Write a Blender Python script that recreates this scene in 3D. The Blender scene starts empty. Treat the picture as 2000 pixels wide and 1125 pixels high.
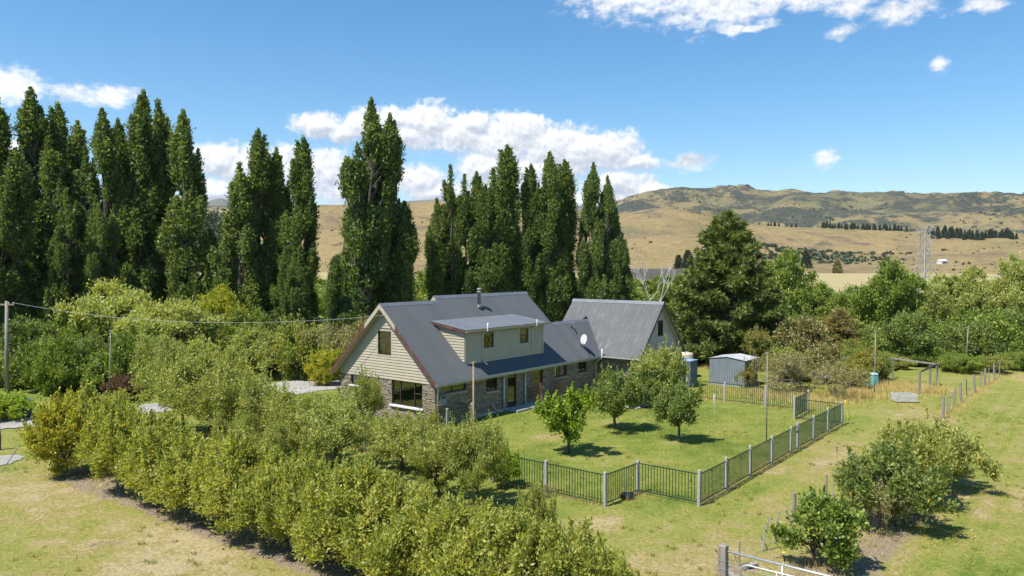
import bpy, bmesh, math, random
import numpy as np
from mathutils import Vector, Matrix

# ------------------------------------------------------------------ camera, sky, sun, exposure
scene = bpy.context.scene
FPX, HCAM, PITCH = 1500.0, 9.0, math.atan(46.5 / 1500.0)      # focal length in photo pixels, drone height, tilt
cam_data = bpy.data.cameras.new('camera')
cam_data.lens, cam_data.sensor_width = 27.0, 36.0
cam_data.clip_start, cam_data.clip_end = 0.5, 40000.0
cam = bpy.data.objects.new('camera', cam_data)
scene.collection.objects.link(cam)
cam.location = (0, 0, HCAM)
cam.rotation_euler = (math.pi / 2 - PITCH, 0, 0)
scene.camera = cam

SUN_HEAD, SUN_EL = math.radians(34.0), math.radians(60.0)       # shadows head 34 deg from +X towards +Y
SUN_DIR = Vector((-math.cos(SUN_HEAD) * math.cos(SUN_EL), -math.sin(SUN_HEAD) * math.cos(SUN_EL), math.sin(SUN_EL)))
sun_data = bpy.data.lights.new('sun', 'SUN')
sun_data.energy, sun_data.angle, sun_data.color = 4.3, math.radians(0.53), (1.0, 0.955, 0.88)
sun = bpy.data.objects.new('sun', sun_data)
scene.collection.objects.link(sun)
sun.rotation_euler = SUN_DIR.to_track_quat('Z', 'Y').to_euler()
sun.location = (-30, -20, 60)

scene.view_settings.view_transform = 'Standard'
scene.view_settings.look = 'None'
scene.view_settings.exposure = 0.88
scene.view_settings.gamma = 1.0
scene.view_settings.use_curve_mapping = False
scene.render.engine = 'CYCLES'
cy = scene.cycles
cy.max_bounces, cy.diffuse_bounces, cy.glossy_bounces = 6, 3, 3
cy.transmission_bounces, cy.transparent_max_bounces, cy.volume_bounces = 3, 8, 0
cy.caustics_reflective = cy.caustics_refractive = False
cy.use_denoising = True
cy.volume_step_rate = 4.0


def uv_sky(x, y):
    az = math.atan((x - 1000) / 1500)
    el = math.atan((516 - y) / 1500 * math.cos(az))
    return 1500 * az, 1500 * el


def build_world():
    w = bpy.data.worlds.new('World')
    scene.world = w
    w.use_nodes = True
    nt = w.node_tree
    N, K = nt.nodes, nt.links
    N.clear()
    out = N.new('ShaderNodeOutputWorld')
    sky = N.new('ShaderNodeTexSky')
    sky.sky_type = 'NISHITA'
    sky.sun_disc = False
    sky.sun_elevation = SUN_EL
    sky.sun_rotation = math.atan2(SUN_DIR.x, SUN_DIR.y)
    sky.altitude, sky.air_density, sky.dust_density, sky.ozone_density = 300.0, 1.0, 0.2, 2.5
    bg = N.new('ShaderNodeBackground')
    bg.inputs['Strength'].default_value = 0.092
    hs = N.new('ShaderNodeHueSaturation')
    hs.inputs['Saturation'].default_value = 1.30
    hs.inputs['Hue'].default_value = 0.495
    hs.inputs['Value'].default_value = 1.0
    K.new(sky.outputs[0], hs.inputs['Color'])
    K.new(hs.outputs[0], bg.inputs['Color'])

    def math_n(tree, op, a, b=None, c=None, clamp=False):
        n = tree.nodes.new('ShaderNodeMath')
        n.operation = op
        n.use_clamp = clamp
        for i, v in enumerate((a, b, c)):
            if v is None:
                continue
            if isinstance(v, (int, float)):
                n.inputs[i].default_value = v
            else:
                tree.links.new(v, n.inputs[i])
        return n.outputs[0]

    def vec_n(tree, op, a, b=None):
        n = tree.nodes.new('ShaderNodeVectorMath')
        n.operation = op
        for i, v in enumerate((a, b)):
            if v is None:
                continue
            if isinstance(v, tuple):
                n.inputs[i].default_value = v
            else:
                tree.links.new(v, n.inputs[i])
        return n.outputs['Value'] if op == 'LENGTH' else n.outputs['Vector']

    # cloud field: heaps of puffs (in azimuth / elevation, thousandths of 1.5 rad) broken up by billowing noise
    g = bpy.data.node_groups.new('cloud_field', 'ShaderNodeTree')
    g.interface.new_socket('P', in_out='INPUT', socket_type='NodeSocketVector')
    g.interface.new_socket('D', in_out='OUTPUT', socket_type='NodeSocketFloat')
    g.interface.new_socket('W', in_out='OUTPUT', socket_type='NodeSocketFloat')
    gi, go = g.nodes.new('NodeGroupInput'), g.nodes.new('NodeGroupOutput')
    def nz(scale, detail, rough, col=False):
        n = g.nodes.new('ShaderNodeTexNoise')
        n.inputs['Scale'].default_value, n.inputs['Detail'].default_value, n.inputs['Roughness'].default_value = scale, detail, rough
        g.links.new(gi.outputs[0], n.inputs['Vector'])
        return n.outputs['Color' if col else 'Fac']

    def crease(scale, detail=1.0):
        return math_n(g, 'SUBTRACT', 1.0, math_n(g, 'ABSOLUTE', math_n(g, 'MULTIPLY_ADD', nz(scale, detail, 0.5), 4.0, -2.0)))
    off = vec_n(g, 'SUBTRACT', nz(0.014, 3.0, 0.55, True), (0.5, 0.5, 0.5))
    off = vec_n(g, 'MULTIPLY', off, (44.0, 34.0, 0.0))
    P = vec_n(g, 'ADD', gi.outputs[0], off)
    puffs = [(625, 243, 58, 25), (672, 256, 50, 22), (715, 240, 40, 28), (765, 232, 48, 26), (835, 243, 78, 42),
             (790, 265, 75, 30), (900, 262, 60, 36), (925, 240, 50, 24), (985, 275, 88, 48), (1020, 260, 62, 34),
             (1080, 285, 90, 44), (1135, 296, 84, 44), (1190, 296, 76, 44), (1240, 316, 46, 20), (950, 325, 60, 40), (1030, 335, 90, 34),
             (425, 312, 62, 32), (480, 330, 70, 40), (560, 340, 90, 48), (635, 335, 70, 46), (690, 370, 90, 30), (820, 352, 56, 34),
             (860, 375, 80, 26), (1000, 375, 120, 30), (1200, 362, 80, 28), (1270, 372, 54, 18), (420, 372, 80, 24), (1130, 390, 130, 22),
             (22, 172, 62, 19), (150, 180, 46, 10), (210, 190, 48, 12), (35, 300, 34, 28), (20, 360, 60, 30),
             (1230, 0, 90, 16), (1300, -2, 130, 24), (1395, 12, 100, 30), (1560, 4, 90, 14), (1430, 30, 44, 12), (1500, 2, 110, 16), (1655, 12, 36, 16), (1758, 25, 46, 13), (1905, 18, 34, 9),
             (1640, 70, 20, 9), (1442, 62, 40, 5), (1345, 318, 36, 10), (1605, 308, 19, 12), (1825, 133, 14, 9), (1440, 372, 14, 5)]
    rr = random.Random(5)
    blobs = []
    for x, y, rx, ry in puffs:
        u, v = uv_sky(x, y)
        wisp = y < 140 or (x > 1300 and y < 340) or y == 62 or (x < 260 and y < 200)
        blobs.append((u, v, rx * math.cos(u / 1500) ** 2 * (1.45 if wisp else 1), ry * (1.5 if wisp else 1), 0.42 if wisp else 0.0))
    for k in range(16):                                            # the same sky goes on all round
        u = rr.choice((-1, 1)) * rr.uniform(1350, 4600)
        v = rr.uniform(120, 900)
        for j in range(2):
            blobs.append((u + rr.uniform(-120, 120), v + rr.uniform(-25, 25), rr.uniform(70, 170), rr.uniform(22, 48), 0.15))
    acc, accw = None, None
    for (u, v, rx, ry, soft) in blobs:
        d = vec_n(g, 'SUBTRACT', P, (u, v, 0.0))
        d = vec_n(g, 'MULTIPLY', d, (1.0 / (rx * 1.22), 1.0 / (ry * 1.30), 0.0))
        d = vec_n(g, 'LENGTH', d)
        if soft:
            accw = d if accw is None else math_n(g, 'SMOOTH_MIN', accw, d, 0.2)
        else:
            acc = d if acc is None else math_n(g, 'SMOOTH_MIN', acc, d, 0.16)
    mpw = vec_n(g, 'MULTIPLY', gi.outputs[0], (0.55, 1.0, 1.0))
    nw = g.nodes.new('ShaderNodeTexNoise')
    nw.inputs['Scale'].default_value, nw.inputs['Detail'].default_value, nw.inputs['Roughness'].default_value = 0.055, 6.0, 0.66
    g.links.new(mpw, nw.inputs['Vector'])
    g.links.new(math_n(g, 'MULTIPLY_ADD', math_n(g, 'SUBTRACT', nw.outputs['Fac'], 0.5), 2.1, accw), go.inputs[1])
    D = math_n(g, 'MULTIPLY_ADD', crease(0.020), 0.17, acc)
    D = math_n(g, 'MULTIPLY_ADD', crease(0.046), 0.11, D)
    D = math_n(g, 'MULTIPLY_ADD', crease(0.11), 0.06, D)
    D = math_n(g, 'MULTIPLY_ADD', math_n(g, 'SUBTRACT', nz(0.09, 5.0, 0.68), 0.5), 0.62, D)
    g.links.new(D, go.inputs[0])

    tc = N.new('ShaderNodeTexCoord')
    sep = N.new('ShaderNodeSeparateXYZ')
    K.new(tc.outputs['Generated'], sep.inputs[0])
    az = math_n(nt, 'MULTIPLY', math_n(nt, 'ARCTAN2', sep.outputs[0], sep.outputs[1]), 1500.0)
    el = math_n(nt, 'MULTIPLY', math_n(nt, 'ARCSINE', sep.outputs[2]), 1500.0)
    cb = N.new('ShaderNodeCombineXYZ')
    K.new(az, cb.inputs[0])
    K.new(el, cb.inputs[1])
    g1 = N.new('ShaderNodeGroup')
    g1.node_tree = g
    K.new(cb.outputs[0], g1.inputs[0])
    g2 = N.new('ShaderNodeGroup')
    g2.node_tree = g
    K.new(vec_n(nt, 'ADD', cb.outputs[0], (-5.0, 10.0, 0.0)), g2.inputs[0])
    mr = N.new('ShaderNodeMapRange')
    mr.interpolation_type = 'SMOOTHSTEP'
    mr.inputs['From Min'].default_value = 1.17
    mr.inputs['From Max'].default_value = 0.74
    K.new(g1.outputs[0], mr.inputs['Value'])
    lit = math_n(nt, 'MULTIPLY_ADD', math_n(nt, 'SUBTRACT', g2.outputs[0], g1.outputs[0]), 1.9, 0.52, clamp=True)
    ramp = N.new('ShaderNodeValToRGB')
    e = ramp.color_ramp.elements
    e[0].position, e[0].color = 0.0, (0.50, 0.545, 0.63, 1)
    e[1].position, e[1].color = 1.0, (1.0, 0.995, 0.985, 1)
    m = e.new(0.5)
    m.color = (0.74, 0.76, 0.80, 1)
    K.new(lit, ramp.inputs['Fac'])
    bgc = N.new('ShaderNodeBackground')
    bgc.inputs['Strength'].default_value = 0.66
    K.new(ramp.outputs['Color'], bgc.inputs['Color'])
    mix = N.new('ShaderNodeMixShader')
    mw = N.new('ShaderNodeMapRange')
    mw.interpolation_type = 'SMOOTHSTEP'
    mw.inputs['From Min'].default_value, mw.inputs['From Max'].default_value, mw.inputs['To Max'].default_value = 1.05, 0.20, 0.90
    K.new(g1.outputs[1], mw.inputs['Value'])
    K.new(math_n(nt, 'MAXIMUM', math_n(nt, 'MULTIPLY', mr.outputs[0], 0.97), mw.outputs[0]), mix.inputs[0])
    K.new(bg.outputs[0], mix.inputs[1])
    K.new(bgc.outputs[0], mix.inputs[2])
    K.new(mix.outputs[0], out.inputs['Surface'])
    w.cycles.sampling_method = 'MANUAL'
    w.cycles.sample_map_resolution = 512


build_world()

# ------------------------------------------------------------------ survey helpers
CP, SP = math.cos(PITCH), math.sin(PITCH)
TH = math.radians(38.5)
EX, EY = Vector((math.sin(TH), math.cos(TH), 0)), Vector((-math.cos(TH), math.sin(TH), 0))
HO = Vector((-4.253, 42.41, 0.0))                                    # near corner of the house walls
HROT = math.pi / 2 - TH


def G(px, py, z=0.0):
    """where the sight line of a photo point meets the level z"""
    dx, dy, dz = (px - 1000) / FPX, 1.0, -(py - 562.5) / FPX
    d = Vector((dx, dy * CP + dz * SP, -dy * SP + dz * CP))
    t = (z - HCAM) / d.z
    return Vector((d.x * t, d.y * t, z))


def AT(px, depth, z=0.0):
    return Vector(((px - 1000) / FPX * depth, depth, z))


def ZTOP(py, depth):
    return HCAM - (py - 516.0) * depth / FPX


def LW(a, b, z=0.0):
    return HO + EX * a + EY * b + Vector((0, 0, z))


C = scene.collection


def tag(o, label=None, cat=None, group=None, kind=None):
    if label:
        o['label'] = label
    if cat:
        o['category'] = cat
    if group:
        o['group'] = group
    if kind:
        o['kind'] = kind
    return o


def empty(name, loc=(0, 0, 0), rz=0.0, label=None, cat=None, group=None):
    o = bpy.data.objects.new(name, None)
    o.empty_display_size = 0.3
    C.objects.link(o)
    o.location = loc
    o.rotation_euler = (0, 0, rz)
    return tag(o, label, cat, group)


def link(name, me, parent=None, mat=None):
    o = bpy.data.objects.new(name, me)
    C.objects.link(o)
    if parent is not None:
        o.parent = parent
    if mat is not None:
        if len(me.materials) == 0:
            me.materials.append(mat)
        elif me.materials[0] != mat:
            o.material_slots[0].link = 'OBJECT'
            o.material_slots[0].material = mat
    return o


def np_mesh(name, v, f, mat=None, smooth=False, fm=None, mats=None):
    """mesh from numpy arrays; f is (n,3) or (n,4)"""
    v = np.asarray(v, dtype=np.float32)
    f = np.asarray(f, dtype=np.int32)
    k = f.shape[1]
    me = bpy.data.meshes.new(name)
    me.vertices.add(len(v))
    me.vertices.foreach_set('co', v.ravel())
    me.loops.add(f.size)
    me.loops.foreach_set('vertex_index', f.ravel())
    me.polygons.add(len(f))
    me.polygons.foreach_set('loop_start', np.arange(0, f.size, k, dtype=np.int32))
    me.polygons.foreach_set('loop_total', np.full(len(f), k, dtype=np.int32))
    if smooth:
        me.polygons.foreach_set('use_smooth', np.ones(len(f), dtype=bool))
    for m in (mats or ([mat] if mat else [])):
        me.materials.append(m)
    if fm is not None:
        me.polygons.foreach_set('material_index', np.asarray(fm, dtype=np.int32))
    me.update(calc_edges=True)
    return me


class MB:
    """collects boxes, prisms and tubes, then builds ONE mesh object"""

    def __init__(s):
        s.v, s.f = [], []

    def add(s, vs, fs):
        n = len(s.v)
        s.v += [tuple(p) for p in vs]
        s.f += [tuple(i + n for i in q) for q in fs]
        return s

    def box(s, x0, x1, y0, y1, z0, z1):
        return s.add([(x0, y0, z0), (x1, y0, z0), (x1, y1, z0), (x0, y1, z0), (x0, y0, z1), (x1, y0, z1), (x1, y1, z1), (x0, y1, z1)],
                     [(0, 3, 2, 1), (4, 5, 6, 7), (0, 1, 5, 4), (1, 2, 6, 5), (2, 3, 7, 6), (3, 0, 4, 7)])

    def prism(s, poly, off):
        """poly: 3D points of one face; off: vector of the thickness"""
        n = len(poly)
        o = Vector(off)
        a = [Vector(p) for p in poly]
        vs = a + [p + o for p in a]
        fs = [tuple(range(n - 1, -1, -1)), tuple(range(n, 2 * n))] + [(i, (i + 1) % n, n + (i + 1) % n, n + i) for i in range(n)]
        return s.add(vs, fs)

    def beam(s, a, b, w, h, up=(0, 0, 1)):
        a, b = Vector(a), Vector(b)
        d = (b - a).normalized()
        u = Vector(up)
        r = d.cross(u)
        if r.length < 1e-4:
            r = d.cross(Vector((1, 0, 0)))
        r.normalize()
        u = r.cross(d)
        q = [a - r * w / 2 - u * h / 2, a + r * w / 2 - u * h / 2, a + r * w / 2 + u * h / 2, a - r * w / 2 + u * h / 2]
        return s.prism(q, b - a)

    def tube(s, pts, rad, n=8, cap=True):
        pts = [Vector(p) for p in pts]
        m = len(pts)
        rad = [rad] * m if isinstance(rad, (int, float)) else rad
        base = len(s.v)
        ref = Vector((0.31, 0.17, 0.93))
        for i, p in enumerate(pts):
            d = (pts[min(i + 1, m - 1)] - pts[max(i - 1, 0)]).normalized()
            r = d.cross(ref)
            if r.length < 1e-3:
                r = d.cross(Vector((1, 0, 0)))
            r.normalize()
            u = d.cross(r)
            for k in range(n):
                a = 2 * math.pi * k / n
                s.v.append(tuple(p + (r * math.cos(a) + u * math.sin(a)) * rad[i]))
        for i in range(m - 1):
            for k in range(n):
                a, b = base + i * n + k, base + i * n + (k + 1) % n
                s.f.append((a, b, b + n, a + n))
        if cap:
            s.f.append(tuple(base + k for k in range(n - 1, -1, -1)))
            s.f.append(tuple(base + (m - 1) * n + k for k in range(n)))
        return s

    def lathe(s, prof, n=20, c=(0, 0)):
        base = len(s.v)
        for r, z in prof:
            for k in range(n):
                a = 2 * math.pi * k / n
                s.v.append((c[0] + r * math.cos(a), c[1] + r * math.sin(a), z))
        for i in range(len(prof) - 1):
            for k in range(n):
                a, b = base + i * n + k, base + i * n + (k + 1) % n
                s.f.append((a, b, b + n, a + n))
        s.f.append(tuple(base + k for k in range(n - 1, -1, -1)))
        s.f.append(tuple(base + (len(prof) - 1) * n + k for k in range(n)))
        return s

    def mesh(s, name, mat=None, smooth=False, bevel=0.0):
        me = bpy.data.meshes.new(name)
        me.from_pydata(s.v, [], s.f)
        if bevel > 0:
            bm = bmesh.new()
            bm.from_mesh(me)
            bmesh.ops.bevel(bm, geom=bm.edges[:], offset=bevel, segments=1, affect='EDGES')
            bm.to_mesh(me)
            bm.free()
        if mat:
            me.materials.append(mat)
        if smooth:
            me.polygons.foreach_set('use_smooth', [True] * len(me.polygons))
        me.update()
        return me

    def build(s, name, mat, parent=None, smooth=False, bevel=0.0):
        return link(name, s.mesh(name, mat, smooth, bevel), parent)


# ------------------------------------------------------------------ noise in numpy (for terrain)
_perm = np.random.RandomState(11).rand(256, 256).astype(np.float32)


def vnoise(x, y):
    xi, yi = np.floor(x).astype(int), np.floor(y).astype(int)
    fx, fy = x - xi, y - yi
    fx, fy = fx * fx * (3 - 2 * fx), fy * fy * (3 - 2 * fy)
    g = lambda a, b: _perm[a & 255, b & 255]
    return (g(xi, yi) * (1 - fx) + g(xi + 1, yi) * fx) * (1 - fy) + (g(xi, yi + 1) * (1 - fx) + g(xi + 1, yi + 1) * fx) * fy


def fbm(x, y, o=5, gain=0.5):
    t, a, s = 0.0, 1.0, 0.0
    for i in range(o):
        t = t + a * vnoise(x * 2 ** i + 13.7 * i, y * 2 ** i + 7.1 * i)
        s += a
        a *= gain
    return t / s


def sstep(a, b, x):
    t = np.clip((x - a) / (b - a), 0, 1)
    return t * t * (3 - 2 * t)


# ------------------------------------------------------------------ materials
def new_mat(name):
    m = bpy.data.materials.new(name)
    m.use_nodes = True
    nt = m.node_tree
    nt.nodes.clear()
    out = nt.nodes.new('ShaderNodeOutputMaterial')
    return m, nt, out


def nd(nt, typ, **kw):
    n = nt.nodes.new(typ)
    for k, v in kw.items():
        if hasattr(n, k) and k not in n.inputs:
            setattr(n, k, v)
        else:
            n.inputs[k.replace('_', ' ')].default_value = v
    return n


def ramp(nt, fac, stops, interp='LINEAR'):
    r = nt.nodes.new('ShaderNodeValToRGB')
    r.color_ramp.interpolation = interp
    e = r.color_ramp.elements
    while len(e) > 1:
        e.remove(e[-1])
    e[0].position, e[0].color = stops[0][0], (*stops[0][1], 1)
    for p, c in stops[1:]:
        x = e.new(p)
        x.color = (*c, 1)
    nt.links.new(fac, r.inputs[0])
    return r.outputs['Color']


def noise(nt, scale, detail=4, rough=0.55, vec=None, dist=0.0):
    n = nd(nt, 'ShaderNodeTexNoise', Scale=scale, Detail=detail, Roughness=rough, Distortion=dist)
    if vec is not None:
        nt.links.new(vec, n.inputs['Vector'])
    return n.outputs['Fac']


def mixc(nt, fac, a, b, mode='MIX'):
    n = nt.nodes.new('ShaderNodeMix')
    n.data_type = 'RGBA'
    n.blend_type = mode
    for sock, v in ((n.inputs['Factor'], fac), (n.inputs['A'], a), (n.inputs['B'], b)):
        if isinstance(v, (int, float)):
            sock.default_value = v
        elif isinstance(v, tuple):
            sock.default_value = (*v, 1)
        else:
            nt.links.new(v, sock)
    # colour sockets of the Mix node are the third set
    return n.outputs['Result'] if n.outputs['Result'].type == 'RGBA' else n.outputs[2]


def mixrgb(nt, fac, a, b, mode='MIX'):
    n = nt.nodes.new('ShaderNodeMixRGB')
    n.blend_type = mode
    for i, v in enumerate((fac, a, b)):
        if isinstance(v, (int, float)):
            n.inputs[i].default_value = v
        elif isinstance(v, tuple):
            n.inputs[i].default_value = (*v, 1)
        else:
            nt.links.new(v, n.inputs[i])
    return n.outputs[0]


def mth(nt, op, a, b=0.0, clamp=False):
    n = nt.nodes.new('ShaderNodeMath')
    n.operation, n.use_clamp = op, clamp
    for i, v in enumerate((a, b)):
        if isinstance(v, (int, float)):
            n.inputs[i].default_value = v
        else:
            nt.links.new(v, n.inputs[i])
    return n.outputs[0]


def objvec(nt):
    return nt.nodes.new('ShaderNodeTexCoord').outputs['Object']


def bump(nt, h, strength=0.4, dist=0.02):
    b = nd(nt, 'ShaderNodeBump', Strength=strength, Distance=dist)
    nt.links.new(h, b.inputs['Height'])
    return b.outputs[0]


def finish(nt, out, col, rough=0.7, spec=0.4, metal=0.0, normal=None):
    p = nd(nt, 'ShaderNodeBsdfPrincipled', Roughness=rough if isinstance(rough, float) else 0.5, Metallic=metal)
    p.inputs['Specular IOR Level'].default_value = spec
    if isinstance(col, tuple):
        p.inputs['Base Color'].default_value = (*col, 1)
    else:
        nt.links.new(col, p.inputs['Base Color'])
    if not isinstance(rough, float):
        nt.links.new(rough, p.inputs['Roughness'])
    if normal is not None:
        nt.links.new(normal, p.inputs['Normal'])
    nt.links.new(p.outputs[0], out.inputs['Surface'])
    return p


def surf(name, c1, c2, scale=3.0, rough=0.7, spec=0.4, metal=0.0, detail=5, stretch=None, bstr=0.0, c3=None, p3=0.7):
    """two-tone weathered surface"""
    m, nt, out = new_mat(name)
    v = objvec(nt)
    if stretch:
        mp = nd(nt, 'ShaderNodeMapping')
        mp.inputs['Scale'].default_value = stretch
        nt.links.new(v, mp.inputs['Vector'])
        v = mp.outputs[0]
    f = noise(nt, scale, detail, 0.6, v)
    st = [(0.3, c1), (0.7, c2)]
    if c3:
        st = [(0.3, c1), (p3 - 0.02, c2), (p3 + 0.04, c3)]
    col = ramp(nt, f, st)
    finish(nt, out, col, rough, spec, metal, bump(nt, f, bstr, 0.02) if bstr else None)
    return m


LEAF_GAIN = 1.55


def leaf_mat(name, cols, trans=0.36, big=0.5, gloss=0.35, obj=0.25, accent=0.965):
    """cols: dark, mid, light, accent (few leaves)"""
    cols = [(min(0.6, c[0] * LEAF_GAIN * 1.16), min(0.6, c[1] * LEAF_GAIN * 1.05), c[2] * LEAF_GAIN * 0.86) for c in cols]
    m, nt, out = new_mat(name)
    geo = nt.nodes.new('ShaderNodeNewGeometry')
    oi = nt.nodes.new('ShaderNodeObjectInfo')
    tc = nt.nodes.new('ShaderNodeTexCoord')
    f = noise(nt, big, 2, 0.5, tc.outputs['Object'])
    f = mth(nt, 'SUBTRACT', f, 0.5)
    r = mth(nt, 'ADD', geo.outputs['Random Per Island'], mth(nt, 'MULTIPLY', f, 1.1))
    r = mth(nt, 'ADD', r, mth(nt, 'MULTIPLY', mth(nt, 'SUBTRACT', oi.outputs['Random'], 0.5), obj), True)
    col = ramp(nt, r, [(0.05, cols[0]), (0.5, cols[1]), (0.95, cols[2])])
    if len(cols) > 3:
        col = mixrgb(nt, mth(nt, 'GREATER_THAN', geo.outputs['Random Per Island'], accent), col, cols[3])
    p = nd(nt, 'ShaderNodeBsdfPrincipled', Roughness=0.5)
    p.inputs['Specular IOR Level'].default_value = gloss
    nt.links.new(col, p.inputs['Base Color'])
    t = nt.nodes.new('ShaderNodeBsdfTranslucent')
    tcol = mixrgb(nt, 1.0, col, (1.5, 1.45, 0.55), 'MULTIPLY')
    nt.links.new(tcol, t.inputs['Color'])
    mx = nt.nodes.new('ShaderNodeMixShader')
    mx.inputs[0].default_value = trans
    nt.links.new(p.outputs[0], mx.inputs[1])
    nt.links.new(t.outputs[0], mx.inputs[2])
    nt.links.new(mx.outputs[0], out.inputs['Surface'])
    return m


M = {}
M['bark'] = surf('bark', (0.055, 0.045, 0.035), (0.14, 0.12, 0.095), 6, 0.9, 0.2, stretch=(1, 1, 0.25), bstr=0.6)
M['greybark'] = surf('grey_bark', (0.16, 0.14, 0.12), (0.30, 0.27, 0.235), 7, 0.9, 0.2, stretch=(1, 1, 0.3), bstr=0.5)
M['deadwood'] = surf('bleached_wood', (0.42, 0.39, 0.35), (0.60, 0.57, 0.52), 6, 0.85, 0.2)
M['twig'] = surf('twig', (0.17, 0.13, 0.115), (0.30, 0.245, 0.215), 6, 0.9, 0.2)

M['poplar'] = leaf_mat('poplar_leaf', [(0.033, 0.064, 0.024), (0.074, 0.118, 0.042), (0.136, 0.184, 0.074)], 0.42, 0.35)
M['hedge'] = leaf_mat('hedge_leaf', [(0.118, 0.152, 0.036), (0.196, 0.230, 0.058), (0.280, 0.298, 0.102), (0.36, 0.29, 0.030)], 0.44, 0.8, accent=0.98)
M['hedgey'] = leaf_mat('yellowing_leaf', [(0.10, 0.125, 0.020), (0.18, 0.20, 0.030), (0.29, 0.28, 0.050), (0.42, 0.32, 0.030)], 0.36, 0.8, accent=0.88)
M['apple'] = leaf_mat('orchard_leaf', [(0.108, 0.140, 0.038), (0.180, 0.214, 0.062), (0.255, 0.272, 0.106)], 0.4, 0.7)
M['lawn_dark'] = leaf_mat('garden_tree_leaf', [(0.062, 0.100, 0.028), (0.115, 0.160, 0.044), (0.185, 0.225, 0.076)], 0.3, 0.8)
M['lawn_lime'] = leaf_mat('lime_leaf', [(0.075, 0.13, 0.015), (0.14, 0.21, 0.025), (0.22, 0.285, 0.045)], 0.35, 0.8)
M['citrus'] = leaf_mat('citrus_leaf', [(0.045, 0.085, 0.016), (0.095, 0.150, 0.026), (0.180, 0.225, 0.055), (0.50, 0.37, 0.03)], 0.3, 0.9, 0.5, accent=0.985)
M['bush'] = leaf_mat('bush_leaf', [(0.062, 0.098, 0.028), (0.112, 0.156, 0.044), (0.185, 0.222, 0.078), (0.36, 0.28, 0.05)], 0.36, 0.9, accent=0.985)
M['varieg'] = leaf_mat('cream_edged_leaf', [(0.09, 0.13, 0.04), (0.17, 0.20, 0.06), (0.34, 0.33, 0.13)], 0.3, 0.9)
M['willow'] = leaf_mat('willow_leaf', [(0.130, 0.172, 0.052), (0.205, 0.248, 0.088), (0.275, 0.305, 0.132)], 0.4, 0.4)
M['willow2'] = leaf_mat('soft_green_leaf', [(0.075, 0.12, 0.028), (0.125, 0.18, 0.042), (0.19, 0.245, 0.070)], 0.35, 0.4)
M['yellowgreen'] = leaf_mat('yellow_green_leaf', [(0.13, 0.165, 0.018), (0.215, 0.24, 0.026), (0.31, 0.315, 0.045)], 0.35, 0.4)
M['shrub'] = leaf_mat('shrub_leaf', [(0.052, 0.085, 0.025), (0.098, 0.142, 0.038), (0.160, 0.205, 0.066)], 0.3, 0.5)
M['shrub2'] = leaf_mat('bramble_leaf', [(0.055, 0.095, 0.018), (0.10, 0.155, 0.028), (0.175, 0.225, 0.048)], 0.3, 0.5)
M['mustard'] = leaf_mat('mustard_leaf', [(0.10, 0.115, 0.025), (0.16, 0.165, 0.036), (0.25, 0.235, 0.065)], 0.3, 0.7)
M['brownish'] = leaf_mat('brownish_leaf', [(0.095, 0.095, 0.042), (0.160, 0.155, 0.068), (0.225, 0.220, 0.105)], 0.25, 0.6)
M['copper'] = leaf_mat('copper_leaf', [(0.040, 0.028, 0.018), (0.075, 0.048, 0.030), (0.12, 0.085, 0.05)], 0.25, 0.9)
M['pink'] = leaf_mat('bronze_pink_leaf', [(0.17, 0.075, 0.055), (0.30, 0.15, 0.11), (0.40, 0.24, 0.17)], 0.3, 0.9)
M['pine'] = leaf_mat('pine_needle', [(0.034, 0.060, 0.018), (0.072, 0.104, 0.028), (0.125, 0.155, 0.046)], 0.2, 0.5)
M['drypine'] = leaf_mat('dry_pine_needle', [(0.085, 0.080, 0.030), (0.145, 0.130, 0.050), (0.215, 0.180, 0.075)], 0.15, 0.5)
M['farpine'] = leaf_mat('far_conifer_needle', [(0.018, 0.030, 0.016), (0.032, 0.048, 0.024), (0.050, 0.066, 0.034)], 0.1, 0.5)
M['grassblade'] = leaf_mat('grass_blade', [(0.16, 0.175, 0.040), (0.23, 0.215, 0.065), (0.33, 0.27, 0.11)], 0.3, 0.25)
M['drygrass'] = leaf_mat('dry_grass_blade', [(0.24, 0.185, 0.085), (0.34, 0.26, 0.13), (0.42, 0.33, 0.17)], 0.25, 0.25)



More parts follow.
